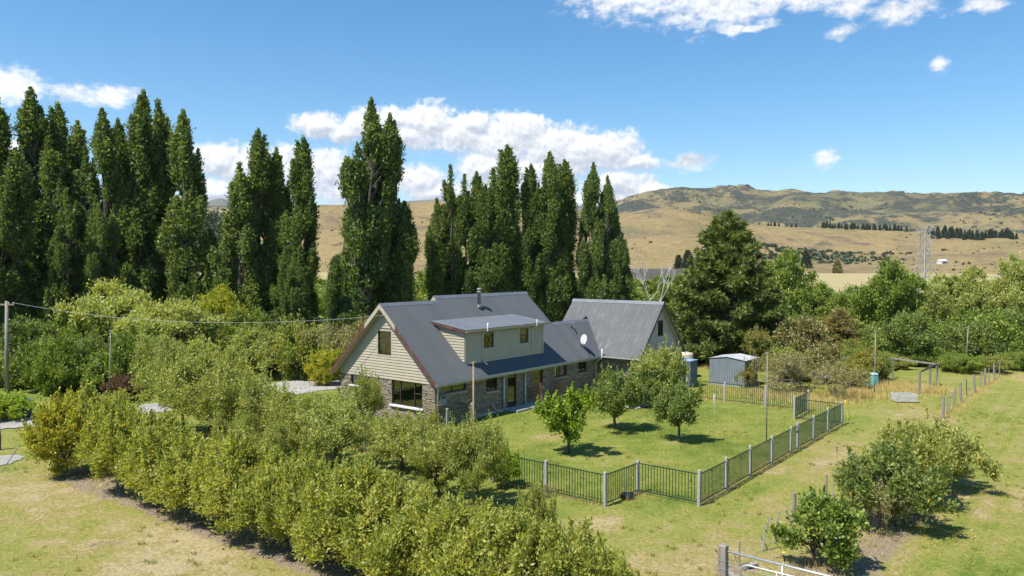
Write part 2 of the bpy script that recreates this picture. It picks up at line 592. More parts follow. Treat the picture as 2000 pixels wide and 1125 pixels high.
def roof_mat(name, base, chalk, axis, amount, thr, spec=0.4):
    """painted corrugated iron: sheets of slightly different tone, run-off streaks down the slope, chalky patches"""
    m, nt, out = new_mat(name)
    v = objvec(nt)
    sp = nt.nodes.new('ShaderNodeSeparateXYZ')
    nt.links.new(v, sp.inputs[0])
    u = sp.outputs[axis]
    wn = nt.nodes.new('ShaderNodeTexWhiteNoise')
    wn.noise_dimensions = '1D'
    nt.links.new(mth(nt, 'FLOOR', mth(nt, 'MULTIPLY', u, 1.32)), wn.inputs['W'])
    mp = nd(nt, 'ShaderNodeMapping')
    mp.inputs['Scale'].default_value = (7.0, 0.5, 0.5) if axis == 0 else (0.5, 7.0, 0.5)
    nt.links.new(v, mp.inputs['Vector'])
    st = noise(nt, 1.0, 4, 0.65, mp.outputs[0])
    big = noise(nt, 0.55, 4, 0.6, v)
    k = mth(nt, 'ADD', 0.82, mth(nt, 'ADD', mth(nt, 'MULTIPLY', wn.outputs['Value'], 0.12), mth(nt, 'ADD', mth(nt, 'MULTIPLY', st, 0.22), mth(nt, 'MULTIPLY', big, 0.14))))
    col = mixrgb(nt, 1.0, base, (1, 1, 1), 'MULTIPLY')
    cmb = nt.nodes.new('ShaderNodeCombineXYZ')
    for i in range(3):
        nt.links.new(k, cmb.inputs[i])
    col = mixrgb(nt, 1.0, col, cmb.outputs[0], 'MULTIPLY')
    ch = mth(nt, 'ADD', mth(nt, 'MULTIPLY', st, 0.55), mth(nt, 'MULTIPLY', noise(nt, 1.6, 5, 0.7, v), 0.45))
    ch = mth(nt, 'MULTIPLY', mth(nt, 'MULTIPLY', mth(nt, 'SUBTRACT', ch, thr), 6.0, True), amount)
    col = mixrgb(nt, ch, col, chalk)
    finish(nt, out, col, 0.46, spec)
    return m


M['iron_roof'] = roof_mat('painted_roof_iron', (0.082, 0.088, 0.092), (0.21, 0.22, 0.225), 0, 0.45, 0.60)
M['old_roof'] = roof_mat('chalky_roof_iron', (0.062, 0.066, 0.070), (0.145, 0.151, 0.157), 1, 0.7, 0.49, 0.35)
M['dormer_roof'] = roof_mat('dormer_roof_iron', (0.120, 0.128, 0.138), (0.26, 0.27, 0.28), 0, 0.6, 0.53)
M['ridge'] = surf('ridge_iron', (0.105, 0.118, 0.134), (0.155, 0.168, 0.184), 2.5, 0.4, 0.5, c3=(0.36, 0.38, 0.40), p3=0.72)
M['cream'] = surf('cream_paint', (0.37, 0.322, 0.236), (0.42, 0.372, 0.278), 2.0, 0.55, 0.4)
M['creamgrey'] = surf('weathered_cream_paint', (0.36, 0.318, 0.25), (0.42, 0.372, 0.30), 2.0, 0.6, 0.4)
M['red'] = surf('peeling_red_paint', (0.085, 0.034, 0.026), (0.125, 0.056, 0.044), 5.0, 0.65, 0.35, stretch=(1, 1, 1), c3=(0.42, 0.36, 0.30), p3=0.66)
M['brownmetal'] = surf('brown_window_metal', (0.030, 0.022, 0.017), (0.045, 0.034, 0.027), 6, 0.45, 0.5)
M['darkbarge'] = surf('dark_brown_paint', (0.045, 0.032, 0.028), (0.075, 0.055, 0.048), 4, 0.6, 0.4)
M['white'] = surf('white_paint', (0.52, 0.52, 0.505), (0.60, 0.60, 0.585), 5, 0.5, 0.4)
M['gutter'] = surf('gutter_paint', (0.34, 0.355, 0.35), (0.44, 0.455, 0.45), 3, 0.4, 0.5)
M['mortar'] = surf('mortar', (0.10, 0.09, 0.08), (0.16, 0.145, 0.125), 9, 0.95, 0.1)
M['concrete'] = surf('concrete', (0.33, 0.31, 0.285), (0.44, 0.42, 0.385), 5, 0.9, 0.2, bstr=0.3)
M['post'] = surf('weathered_post', (0.27, 0.265, 0.24), (0.40, 0.39, 0.36), 8, 0.9, 0.2, stretch=(1, 1, 0.2), bstr=0.3)
M['wood'] = surf('silvered_wood', (0.19, 0.165, 0.14), (0.33, 0.30, 0.26), 7, 0.9, 0.2, stretch=(1, 1, 0.15), bstr=0.4)
M['oldwood'] = surf('old_pole_wood', (0.21, 0.185, 0.145), (0.31, 0.28, 0.23), 7, 0.9, 0.2, stretch=(1, 1, 0.1))
M['polewood'] = surf('tan_pole', (0.24, 0.18, 0.10), (0.32, 0.25, 0.15), 5, 0.8, 0.3)
M['green_metal'] = surf('dark_green_metal', (0.010, 0.032, 0.021), (0.016, 0.044, 0.029), 5, 0.45, 0.5)
M['black'] = surf('black_plastic', (0.012, 0.012, 0.014), (0.022, 0.022, 0.026), 8, 0.5, 0.5)
M['galv'] = surf('galvanised_steel', (0.42, 0.45, 0.47), (0.60, 0.63, 0.65), 9, 0.38, 0.5, metal=0.6)
M['shed'] = surf('blue_grey_sheet', (0.16, 0.185, 0.21), (0.20, 0.225, 0.25), 2, 0.45, 0.5)
M['shedroof'] = surf('pale_sheet', (0.25, 0.265, 0.28), (0.33, 0.345, 0.36), 3, 0.4, 0.5)
M['cabinet'] = surf('slate_blue_sheet', (0.085, 0.115, 0.135), (0.11, 0.145, 0.165), 2, 0.45, 0.5)
M['tank'] = surf('tank_plastic', (0.50, 0.43, 0.33), (0.58, 0.51, 0.40), 2, 0.6, 0.4)
M['teal'] = surf('teal_plastic', (0.09, 0.30, 0.28), (0.14, 0.38, 0.35), 3, 0.55, 0.4)
M['bluebin'] = surf('blue_bin', (0.03, 0.10, 0.14), (0.05, 0.14, 0.18), 3, 0.5, 0.4)
M['wire'] = surf('wire', (0.30, 0.30, 0.30), (0.42, 0.42, 0.42), 3, 0.5, 0.4)
M['yellow'] = surf('yellow_cloth', (0.62, 0.50, 0.07), (0.72, 0.60, 0.10), 5, 0.8, 0.2)
M['grate'] = surf('grey_plastic', (0.22, 0.24, 0.24), (0.28, 0.30, 0.30), 5, 0.5, 0.4)
M['curtain'] = surf('curtain', (0.65, 0.64, 0.62), (0.78, 0.77, 0.75), 3, 0.9, 0.2, stretch=(8, 8, 0.3))
M['interior'] = surf('room', (0.20, 0.17, 0.13), (0.26, 0.22, 0.17), 2, 0.9, 0.2)
M['pylon'] = surf('pylon_steel', (0.30, 0.31, 0.32), (0.38, 0.39, 0.40), 2, 0.5, 0.4, metal=0.3)
M['rock'] = surf('schist', (0.19, 0.175, 0.155), (0.34, 0.315, 0.275), 2, 0.95, 0.2, bstr=0.5)
M['cratewood'] = surf('pale_crate_wood', (0.36, 0.345, 0.30), (0.56, 0.55, 0.50), 6, 0.85, 0.2, stretch=(0.3, 1, 1), c3=(0.20, 0.36, 0.33), p3=0.70)


def stone_mat():
    m, nt, out = new_mat('schist_stone')
    geo = nt.nodes.new('ShaderNodeNewGeometry')
    f = noise(nt, 22, 4, 0.6, objvec(nt))
    r = mth(nt, 'ADD', mth(nt, 'MULTIPLY', geo.outputs['Random Per Island'], 0.75), mth(nt, 'MULTIPLY', f, 0.25), True)
    col = ramp(nt, r, [(0.05, (0.165, 0.132, 0.098)), (0.35, (0.238, 0.194, 0.146)), (0.65, (0.31, 0.256, 0.196)), (0.95, (0.385, 0.325, 0.252))])
    finish(nt, out, col, 0.9, 0.25, 0.0, bump(nt, f, 0.7, 0.02))
    return m


def glass_mat():
    m, nt, out = new_mat('window_glass')
    gl = nd(nt, 'ShaderNodeBsdfGlossy', Roughness=0.015)
    gl.inputs['Color'].default_value = (0.92, 0.95, 0.9, 1)
    tr = nt.nodes.new('ShaderNodeBsdfTransparent')
    tr.inputs['Color'].default_value = (0.20, 0.205, 0.17, 1)
    mx = nt.nodes.new('ShaderNodeMixShader')
    mx.inputs[0].default_value = 0.17
    nt.links.new(tr.outputs[0], mx.inputs[1])
    nt.links.new(gl.outputs[0], mx.inputs[2])
    nt.links.new(mx.outputs[0], out.inputs['Surface'])
    return m


M['stone'] = stone_mat()
M['glass'] = glass_mat()


# ------------------------------------------------------------------ the ground
def seg_dist(x, y, a, b):
    ax, ay, bx, by = a[0], a[1], b[0], b[1]
    t = np.clip(((x - ax) * (bx - ax) + (y - ay) * (by - ay)) / ((bx - ax) ** 2 + (by - ay) ** 2), 0, 1)
    return np.hypot(x - ax - t * (bx - ax), y - ay - t * (by - ay))


def ground_material():
    m, nt, out = new_mat('meadow')
    v = objvec(nt)
    at = {}
    for a in ('soil', 'dry', 'stripe'):
        n = nt.nodes.new('ShaderNodeAttribute')
        n.attribute_name = a
        at[a] = n.outputs['Fac']
    n1 = noise(nt, 0.16, 4, 0.6, v)
    n2 = noise(nt, 0.9, 5, 0.65, v)
    n3 = noise(nt, 7.0, 4, 0.7, v)
    n4 = noise(nt, 38.0, 3, 0.7, v)
    d = mth(nt, 'ADD', at['dry'], mth(nt, 'MULTIPLY', mth(nt, 'SUBTRACT', n1, 0.5), 1.5))
    d = mth(nt, 'ADD', d, mth(nt, 'MULTIPLY', mth(nt, 'SUBTRACT', n2, 0.5), 1.15))
    d = mth(nt, 'ADD', d, mth(nt, 'MULTIPLY', mth(nt, 'SUBTRACT', n3, 0.5), 0.55))
    # mowing passes run along the house
    mp = nd(nt, 'ShaderNodeMapping')
    mp.inputs['Rotation'].default_value = (0, 0, -HROT)
    nt.links.new(v, mp.inputs['Vector'])
    mp2 = nd(nt, 'ShaderNodeMapping')
    mp2.inputs['Scale'].default_value = (0.03, 1.0, 1.0)
    nt.links.new(mp.outputs[0], mp2.inputs['Vector'])
    ms = noise(nt, 1.1, 3, 0.6, mp2.outputs[0])
    d = mth(nt, 'ADD', d, mth(nt, 'MULTIPLY', mth(nt, 'MULTIPLY', mth(nt, 'SUBTRACT', ms, 0.5), 1.5), at['stripe']), True)
    col = ramp(nt, d, [(0.0, (0.105, 0.150, 0.022)), (0.30, (0.178, 0.210, 0.038)), (0.60, (0.245, 0.240, 0.062)), (0.82, (0.305, 0.250, 0.104)), (1.0, (0.37, 0.305, 0.165))])
    fine = ramp(nt, mth(nt, 'MULTIPLY', mth(nt, 'ADD', n3, n4), 0.5), [(0.30, (0.50, 0.50, 0.50)), (0.5, (0.95, 0.95, 0.95)), (0.72, (1.40, 1.38, 1.3))])
    col = mixrgb(nt, 1.0, col, fine, 'MULTIPLY')
    s = mth(nt, 'MULTIPLY', at['soil'], 1.0)
    s = mth(nt, 'ADD', s, mth(nt, 'MULTIPLY', mth(nt, 'SUBTRACT', n2, 0.5), 1.1))
    s = mth(nt, 'MULTIPLY', mth(nt, 'SUBTRACT', s, 0.42), 5.0, True)
    s = mth(nt, 'MULTIPLY', s, mth(nt, 'GREATER_THAN', at['soil'], 0.02))
    soil = ramp(nt, n3, [(0.3, (0.17, 0.13, 0.085)), (0.55, (0.26, 0.205, 0.14)), (0.75, (0.36, 0.30, 0.22))])
    col = mixrgb(nt, s, col, soil)
    h = mth(nt, 'ADD', n3, mth(nt, 'MULTIPLY', n4, 0.6))
    finish(nt, out, col, 0.95, 0.12, 0.0, bump(nt, h, 0.9, 0.06))
    return m


def build_ground():
    def axis(lo, hi, step, far):
        a = list(np.arange(lo, hi + step, step))
        g, s = hi, step
        right = []
        while g < far:
            s *= 1.35
            g += s
            right.append(g)
        g, s = lo, step
        left = []
        while g > -far:
            s *= 1.35
            g -= s
            left.append(g)
        return np.array(left[::-1] + a + right)
    X = axis(-62, 78, 0.6, 9000)
    Y = axis(12, 125, 0.6, 9000)
    gx, gy = np.meshgrid(X, Y)
    gx, gy = gx.ravel(), gy.ravel()
    z = -0.05 * fbm(gx * 0.35, gy * 0.35, 3)
    nx, ny = len(X), len(Y)
    idx = np.arange(nx * ny).reshape(ny, nx)
    f = np.stack([idx[:-1, :-1], idx[:-1, 1:], idx[1:, 1:], idx[1:, :-1]], -1).reshape(-1, 4)
    me = np_mesh('ground', np.stack([gx, gy, z], -1), f, ground_material(), True)
    dx, dy = gx - HO.x, gy - HO.y
    lx, ly = dx * EX.x + dy * EX.y, dx * EY.x + dy * EY.y
    dry = np.full(len(gx), 0.38)
    inside = sstep(-6.6, -5.8, lx) * sstep(18.2, 17.2, lx) * sstep(-17.9, -17.2, ly)
    dry += -0.12 * inside
    dry += 0.30 * sstep(-15.4, -17.4, lx)                     # the dry paddock before the hedge
    dry += 0.16 * np.exp(-((ly + 19.6) / 0.9) ** 2) * sstep(-8, -3, lx)     # worn track outside the fence
    dry += 0.10 * sstep(-21.5, -23.5, ly) + 0.05 * sstep(-16, -8, lx) * (ly < -17)
    dry += 0.62 * sstep(100, 260, gy)
    for px, py, r, a in ((1075, 852, 1.1, 0.5), (1190, 825, 1.0, 0.45), (1310, 862, 0.9, 0.45), (1150, 1020, 1.4, 0.45), (1290, 1100, 2.0, 0.5), (1440, 1090, 2.0, 0.4),
                         (1170, 1022, 0.5, 0.5), (1500, 920, 1.6, 0.25), (1600, 880, 2.2, 0.25), (1850, 820, 2.2, 0.3), (1930, 840, 2.5, 0.25), (1700, 905, 1.5, 0.2),
                         (130, 950, 2.2, 0.25), (60, 1010, 2.0, 0.2), (330, 1060, 2.2, 0.25), (1180, 885, 1.4, 0.12), (1940, 1060, 1.4, 0.25), (1620, 1010, 1.6, 0.3), (1400, 830, 2.5, 0.15)):
        c = G(px, py)
        dry += a * np.exp(-((gx - c.x) ** 2 + (gy - c.y) ** 2) / r ** 2)
    soil = np.zeros(len(gx))
    p0, p1 = LW(-16.6, 5.4), LW(-15.9, -21)
    soil = np.maximum(soil, 0.95 * sstep(1.6, 0.3, seg_dist(gx, gy, p0, p1)))
    q0, q1 = LW(-9.5, -23.2), LW(4.5, -23.9)
    soil = np.maximum(soil, 0.72 * sstep(1.7, 0.4, seg_dist(gx, gy, q0, q1)))
    for px, py, r, a in ((205, 1062, 0.55, 0.9), (95, 930, 0.8, 0.5), (150, 930, 1.3, 0.8), (1440, 1110, 1.2, 0.7), (1620, 1105, 1.3, 0.9), (1185, 838, 0.5, 0.6), (1110, 890, 0.35, 0.6), (1320, 866, 0.5, 0.6), (1420, 765, 1.2, 0.4), (1290, 795, 1.2, 0.8)):
        c = G(px, py)
        soil = np.maximum(soil, a * np.exp(-((gx - c.x) ** 2 + (gy - c.y) ** 2) / r ** 2))
    for a, b in (((-6.2, 3), (-6.2, -14.8)), ((-3.9, -17.5), (14.7, -17.5)), ((17.5, 0), (17.5, -14.8))):
        soil = np.maximum(soil, 0.50 * sstep(0.55, 0.15, seg_dist(gx, gy, LW(*a), LW(*b))))
    stripe = (0.30 + 0.70 * sstep(-20, -24, ly)) * sstep(75, 55, gy)
    for nme, arr in (('soil', soil), ('dry', dry), ('stripe', stripe)):
        a = me.attributes.new(nme, 'FLOAT', 'POINT')
        a.data.foreach_set('value', arr.astype(np.float32))
    tag(link('ground', me), 'mown grass ground, green lawn and dry straw coloured paddock', 'ground', kind='structure')


build_ground()


def gravel_material():
    m, nt, out = new_mat('gravel')
    v = objvec(nt)
    n1, n2, n3 = noise(nt, 0.5, 4, 0.6, v), noise(nt, 6, 4, 0.7, v), noise(nt, 45, 3, 0.7, v)
    f = mth(nt, 'ADD', mth(nt, 'MULTIPLY', n1, 0.4), mth(nt, 'ADD', mth(nt, 'MULTIPLY', n2, 0.3), mth(nt, 'MULTIPLY', n3, 0.3)))
    col = ramp(nt, f, [(0.32, (0.20, 0.185, 0.16)), (0.5, (0.31, 0.295, 0.268)), (0.68, (0.41, 0.395, 0.365))])
    finish(nt, out, col, 0.95, 0.2, 0.0, bump(nt, mth(nt, 'ADD', n2, n3), 0.6, 0.03))
    return m


def ribbon(name, pts, widths, mat, z, label):
    rng = np.random.RandomState(3)
    P = [Vector((p[0], p[1], 0)) for p in pts]
    vs, fs, S = [], [], 14
    k = 0
    for i in range(len(P) - 1):
        for j in range(S):
            t = j / S
            p = P[i].lerp(P[i + 1], t)
            w = widths[i] * (1 - t) + widths[i + 1] * t
            d0 = (P[i + 1] - P[i]).normalized()
            dp = (P[i] - P[i - 1]).normalized() if i > 0 else d0
            d = dp.lerp(d0, min(1, t + 0.5)).normalized()
            n = Vector((-d.y, d.x, 0))
            l, r = w / 2 + rng.uniform(-0.18, 0.18), w / 2 + rng.uniform(-0.18, 0.18)
            vs += [p + n * l + Vector((0, 0, z)), p - n * r + Vector((0, 0, z))]
    for i in range(len(vs) // 2 - 1):
        fs.append((2 * i, 2 * i + 1, 2 * i + 3, 2 * i + 2))
    o = MB().add(vs, fs).build(name, mat)
    tag(o, label, name.replace('_', ' '), kind='structure')
    return o


GRAVEL = gravel_material()
ribbon('driveway', [G(-120, 838), G(60, 824), G(190, 811), G(280, 800), G(380, 786), G(480, 772), G(560, 760), G(625, 748), G(690, 735)],
       [3.0, 3.0, 3.0, 3.1, 3.2, 3.8, 5.0, 6.5, 7.0], GRAVEL, 0.014, 'pale gravel driveway curving past the orchard to the house')
ribbon('gravel_patch', [G(-40, 905), G(0, 898), G(45, 890)], [2.4, 2.2, 0.9], GRAVEL, 0.010, 'small pale gravel patch beside the dry paddock')
ribbon('crop_strip', [G(1930, 668), G(2010, 672), G(2120, 680)], [5.0, 6.5, 7.0], surf('crop', (0.050, 0.115, 0.060), (0.075, 0.150, 0.080), 0.5, 0.9, 0.2), 0.35, 'blue green crop strip beyond the shrubs')

# ------------------------------------------------------------------ hills
MIDP = [(-900, 430), (-300, 420), (200, 412), (405, 420), (620, 408), (700, 404), (800, 402), (850, 401), (1000, 412), (1130, 425), (1200, 428), (1250, 421), (1290, 418), (1340, 421), (1400, 432),
        (1480, 444), (1560, 446), (1700, 452), (1800, 456), (1900, 459), (2000, 462), (2400, 465), (3200, 450)]
FARP = [(-900, 410), (300, 420), (620, 420), (1000, 420), (1150, 418), (1200, 406), (1240, 393), (1300, 381), (1345, 377), (1400, 376), (1430, 374), (1500, 377), (1600, 381), (1640, 380), (1700, 384),
        (1745, 382), (1800, 388), (1870, 389), (1930, 387), (2000, 388), (2400, 392), (3200, 400)]


def prof(P, az, r):
    x = 1000 + FPX * np.tan(az)
    y = np.interp(x, [p[0] for p in P], [p[1] for p in P])
    return HCAM + (516 - y) * r * np.cos(az) / FPX


def hill_z(r, az):
    x, y = r * np.sin(az), r * np.cos(az)
    zm = prof(MIDP, az, 1750.0)
    zf = prof(FARP, az, 4300.0) - 26.0
    n1 = fbm(x / 420, y / 420, 5, 0.5)
    rid = 1 - np.abs(2 * fbm(x / 700 + 5.3, y / 700 + 9.1, 5, 0.5) - 1)
    z = -3 + (zm + 3) * sstep(640, 1750, r) ** 1.25
    z = z + (n1 - 0.5) * 105 * sstep(700, 1100, r) * sstep(1750, 1500, r)
    back = np.maximum(zf - zm, 5)
    z = z - 16 * sstep(1750, 2050, r) * sstep(2900, 2200, r)
    z = z + back * sstep(2100, 4300, r) ** 1.1
    z = z + (rid - 0.72) * 230 * sstep(2300, 3000, r) * sstep(4250, 3700, r)
    z = z + (n1 - 0.5) * 44 * sstep(1600, 2600, r) * (1 - 0.75 * sstep(3900, 4300, r))
    z = z - 0.10 * np.maximum(r - 4300, 0)
    return z


def hill_material():
    m, nt, out = new_mat('tussock_hill')
    v = objvec(nt)
    at = nt.nodes.new('ShaderNodeAttribute')
    at.attribute_name = 'scrub'
    n0 = noise(nt, 0.0011, 4, 0.6, v)
    n1 = noise(nt, 0.0058, 6, 0.68, v, 0.6)
    n2 = noise(nt, 0.022, 5, 0.7, v)
    n3 = noise(nt, 0.16, 3, 0.7, v)
    f = mth(nt, 'ADD', mth(nt, 'MULTIPLY', n0, 0.34), mth(nt, 'ADD', mth(nt, 'MULTIPLY', n1, 0.40), mth(nt, 'MULTIPLY', n2, 0.26)))
    col = ramp(nt, f, [(0.34, (0.115, 0.125, 0.045)), (0.42, (0.185, 0.155, 0.070)), (0.50, (0.255, 0.190, 0.090)), (0.56, (0.165, 0.125, 0.075)), (0.62, (0.28, 0.21, 0.115)), (0.70, (0.36, 0.285, 0.17))])
    green = ramp(nt, n2, [(0.3, (0.120, 0.112, 0.058)), (0.7, (0.170, 0.158, 0.080))])
    gm = mth(nt, 'MULTIPLY', mth(nt, 'SUBTRACT', mth(nt, 'ADD', n0, mth(nt, 'MULTIPLY', at.outputs['Fac'], 0.04)), 0.55), 9.0, True)
    col = mixrgb(nt, gm, col, green)
    s = mth(nt, 'ADD', mth(nt, 'MULTIPLY', n1, 0.62), mth(nt, 'MULTIPLY', n2, 0.38))
    s = mth(nt, 'ADD', s, mth(nt, 'MULTIPLY', at.outputs['Fac'], 0.13))
    s = mth(nt, 'MULTIPLY', mth(nt, 'SUBTRACT', s, 0.585), 14.0, True)
    scrub = ramp(nt, n3, [(0.35, (0.030, 0.036, 0.026)), (0.6, (0.075, 0.078, 0.056)), (0.8, (0.13, 0.12, 0.095))])
    col = mixrgb(nt, s, col, scrub)
    col = mixrgb(nt, 1.0, col, ramp(nt, n3, [(0.3, (0.78, 0.78, 0.78)), (0.7, (1.15, 1.15, 1.12))]), 'MULTIPLY')
    finish(nt, out, col, 1.0, 0.05, 0.0, bump(nt, mth(nt, 'ADD', n2, mth(nt, 'MULTIPLY', n3, 0.3)), 0.8, 9.0))
    return m


def build_hills():
    az = np.radians(np.linspace(-56, 56, 560))
    r = np.concatenate([np.linspace(620, 1900, 110), np.linspace(1910, 6500, 170)])
    A, R = np.meshgrid(az, r)
    Z = hill_z(R, A)
    v = np.stack([R * np.sin(A), R * np.cos(A), Z], -1).reshape(-1, 3)
    na = len(az)
    idx = np.arange(len(v)).reshape(len(r), na)
    f = np.stack([idx[:-1, :-1], idx[:-1, 1:], idx[1:, 1:], idx[1:, :-1]], -1).reshape(-1, 4)
    me = np_mesh('hills', v, f, hill_material(), True)
    a = me.attributes.new('scrub', 'FLOAT', 'POINT')
    a.data.foreach_set('value', sstep(1700, 3000, R).ravel().astype(np.float32))
    tag(link('hills', me), 'tan and green tussock hills across the valley', 'hills', kind='structure')
    # a further range
    P = [(-900, 400), (200, 410), (380, 402), (410, 390), (432, 383), (455, 390), (480, 397), (560, 402), (640, 403), (760, 398), (800, 392), (850, 389), (900, 391), (1000, 396), (1200, 404), (1300, 410), (2400, 410)]
    az = np.radians(np.linspace(-50, 25, 300))
    r = np.linspace(6500, 9000, 40)
    A, R = np.meshgrid(az, r)
    Z = prof(P, A, 8300.0) * sstep(6400, 8300, R) + (fbm(R * np.sin(A) / 900, R * np.cos(A) / 900, 5) - 0.5) * 90 - 0.2 * np.maximum(R - 8300, 0)
    v = np.stack([R * np.sin(A), R * np.cos(A), Z], -1).reshape(-1, 3)
    idx = np.arange(len(v)).reshape(len(r), len(az))
    f = np.stack([idx[:-1, :-1], idx[:-1, 1:], idx[1:, 1:], idx[1:, :-1]], -1).reshape(-1, 4)
    me = np_mesh('mountain_range', v, f, surf('far_hill', (0.085, 0.085, 0.06), (0.17, 0.15, 0.10), 0.002, 1.0, 0.05), True)
    tag(link('mountain_range', me), 'far range of hills behind the poplars', 'hills', kind='structure')


build_hills()
P4 = [AT(1150, 430), AT(1352, 430), AT(1345, 640), AT(1150, 640)]
fld = MB()
fld.prism([Vector((p.x, p.y, 0.05 if p.y < 500 else 5.2)) for p in P4], (0, 0, -0.6))
tag(fld.build('ploughed_field', surf('ploughed_soil', (0.060, 0.050, 0.045), (0.10, 0.085, 0.072), 0.02, 1.0, 0.1)), 'dark ploughed field beyond the dead tree', 'field', kind='structure')

# ------------------------------------------------------------------ the house (local frame: x along the length, y along the gable, z up)
house = empty('house', HO, HROT, 'long stone and cream weatherboard house with steep dark grey iron roofs and dormer', 'house')
SL = 0.934                                                    # slope of the main roof


def zroof(y):
    return 2.45 + SL * (y + 0.5)


RY1, RY2, RYL = 4.05, 4.35, 2.05                              # ridges: front gable, raised middle, link
GX0, GXR, GSL = 16.5, 20.0, 1.085                             # garage eave, ridge, slope
WW = 8.1


def cells(u0, u1, z0, z1, openings):
    us = sorted(set([u0, u1] + [c for o in openings for c in o[:2]]))
    zs = sorted(set([z0, z1] + [c for o in openings for c in o[2:4]]))
    for i in range(len(us) - 1):
        run = None
        for j in range(len(zs) - 1):
            mu, mz = (us[i] + us[i + 1]) / 2, (zs[j] + zs[j + 1]) / 2
            hole = any(o[0] < mu < o[1] and o[2] < mz < o[3] for o in openings)
            if not hole:
                if run is None:
                    run = [zs[j], zs[j + 1]]
                else:
                    run[1] = zs[j + 1]
            elif run:
                yield us[i], us[i + 1], run[0], run[1]
                run = None
        if run:
            yield us[i], us[i + 1], run[0], run[1]


def clad(mb, put, u0, u1, z0, z1, openings, seed, proud=0.05):
    """stacked schist: rows of uneven flat stones; put(u, d, z) -> point, d = distance out of the wall"""
    rng = random.Random(seed)
    z = z0
    while z < z1 - 0.02:
        h = rng.uniform(0.035, 0.095)
        if z + h > z1 - 0.03:
            h = z1 - z
        u = u0
        while u < u1 - 0.01:
            w = rng.uniform(0.12, 0.42)
            if u + w > u1 - 0.1:
                w = u1 - u
            spans = [(u, u + w)]
            for o in openings:
                if o[2] - 0.02 < z + h / 2 < o[3] + 0.02:
                    ns = []
                    for a, b in spans:
                        if b <= o[0] or a >= o[1]:
                            ns.append((a, b))
                        else:
                            if a < o[0]:
                                ns.append((a, o[0]))
                            if b > o[1]:
                                ns.append((o[1], b))
                    spans = ns
            for a, b in spans:
                if b - a < 0.03:
                    continue
                g = 0.008
                d = rng.uniform(0.008, proud)
                t = rng.uniform(-0.010, 0.010)
                sl = rng.uniform(-0.012, 0.012)
                q = [(a + g, 0, z + g + sl), (b - g, 0, z + g - sl), (b - g, 0, z + h - g * 0.5 - sl), (a + g, 0, z + h - g * 0.5 + sl)]
                e = [d + t, d - t, d - t + rng.uniform(-0.012, 0.006), d + t + rng.uniform(-0.012, 0.006)]
                vs = [put(p[0], -0.01, p[2]) for p in q] + [put(p[0], max(0.004, dd), p[2]) for p, dd in zip(q, e)]
                mb.add(vs, [(4, 5, 6, 7), (0, 1, 5, 4), (1, 2, 6, 5), (2, 3, 7, 6), (3, 0, 4, 7)])
            u += w
        z += h


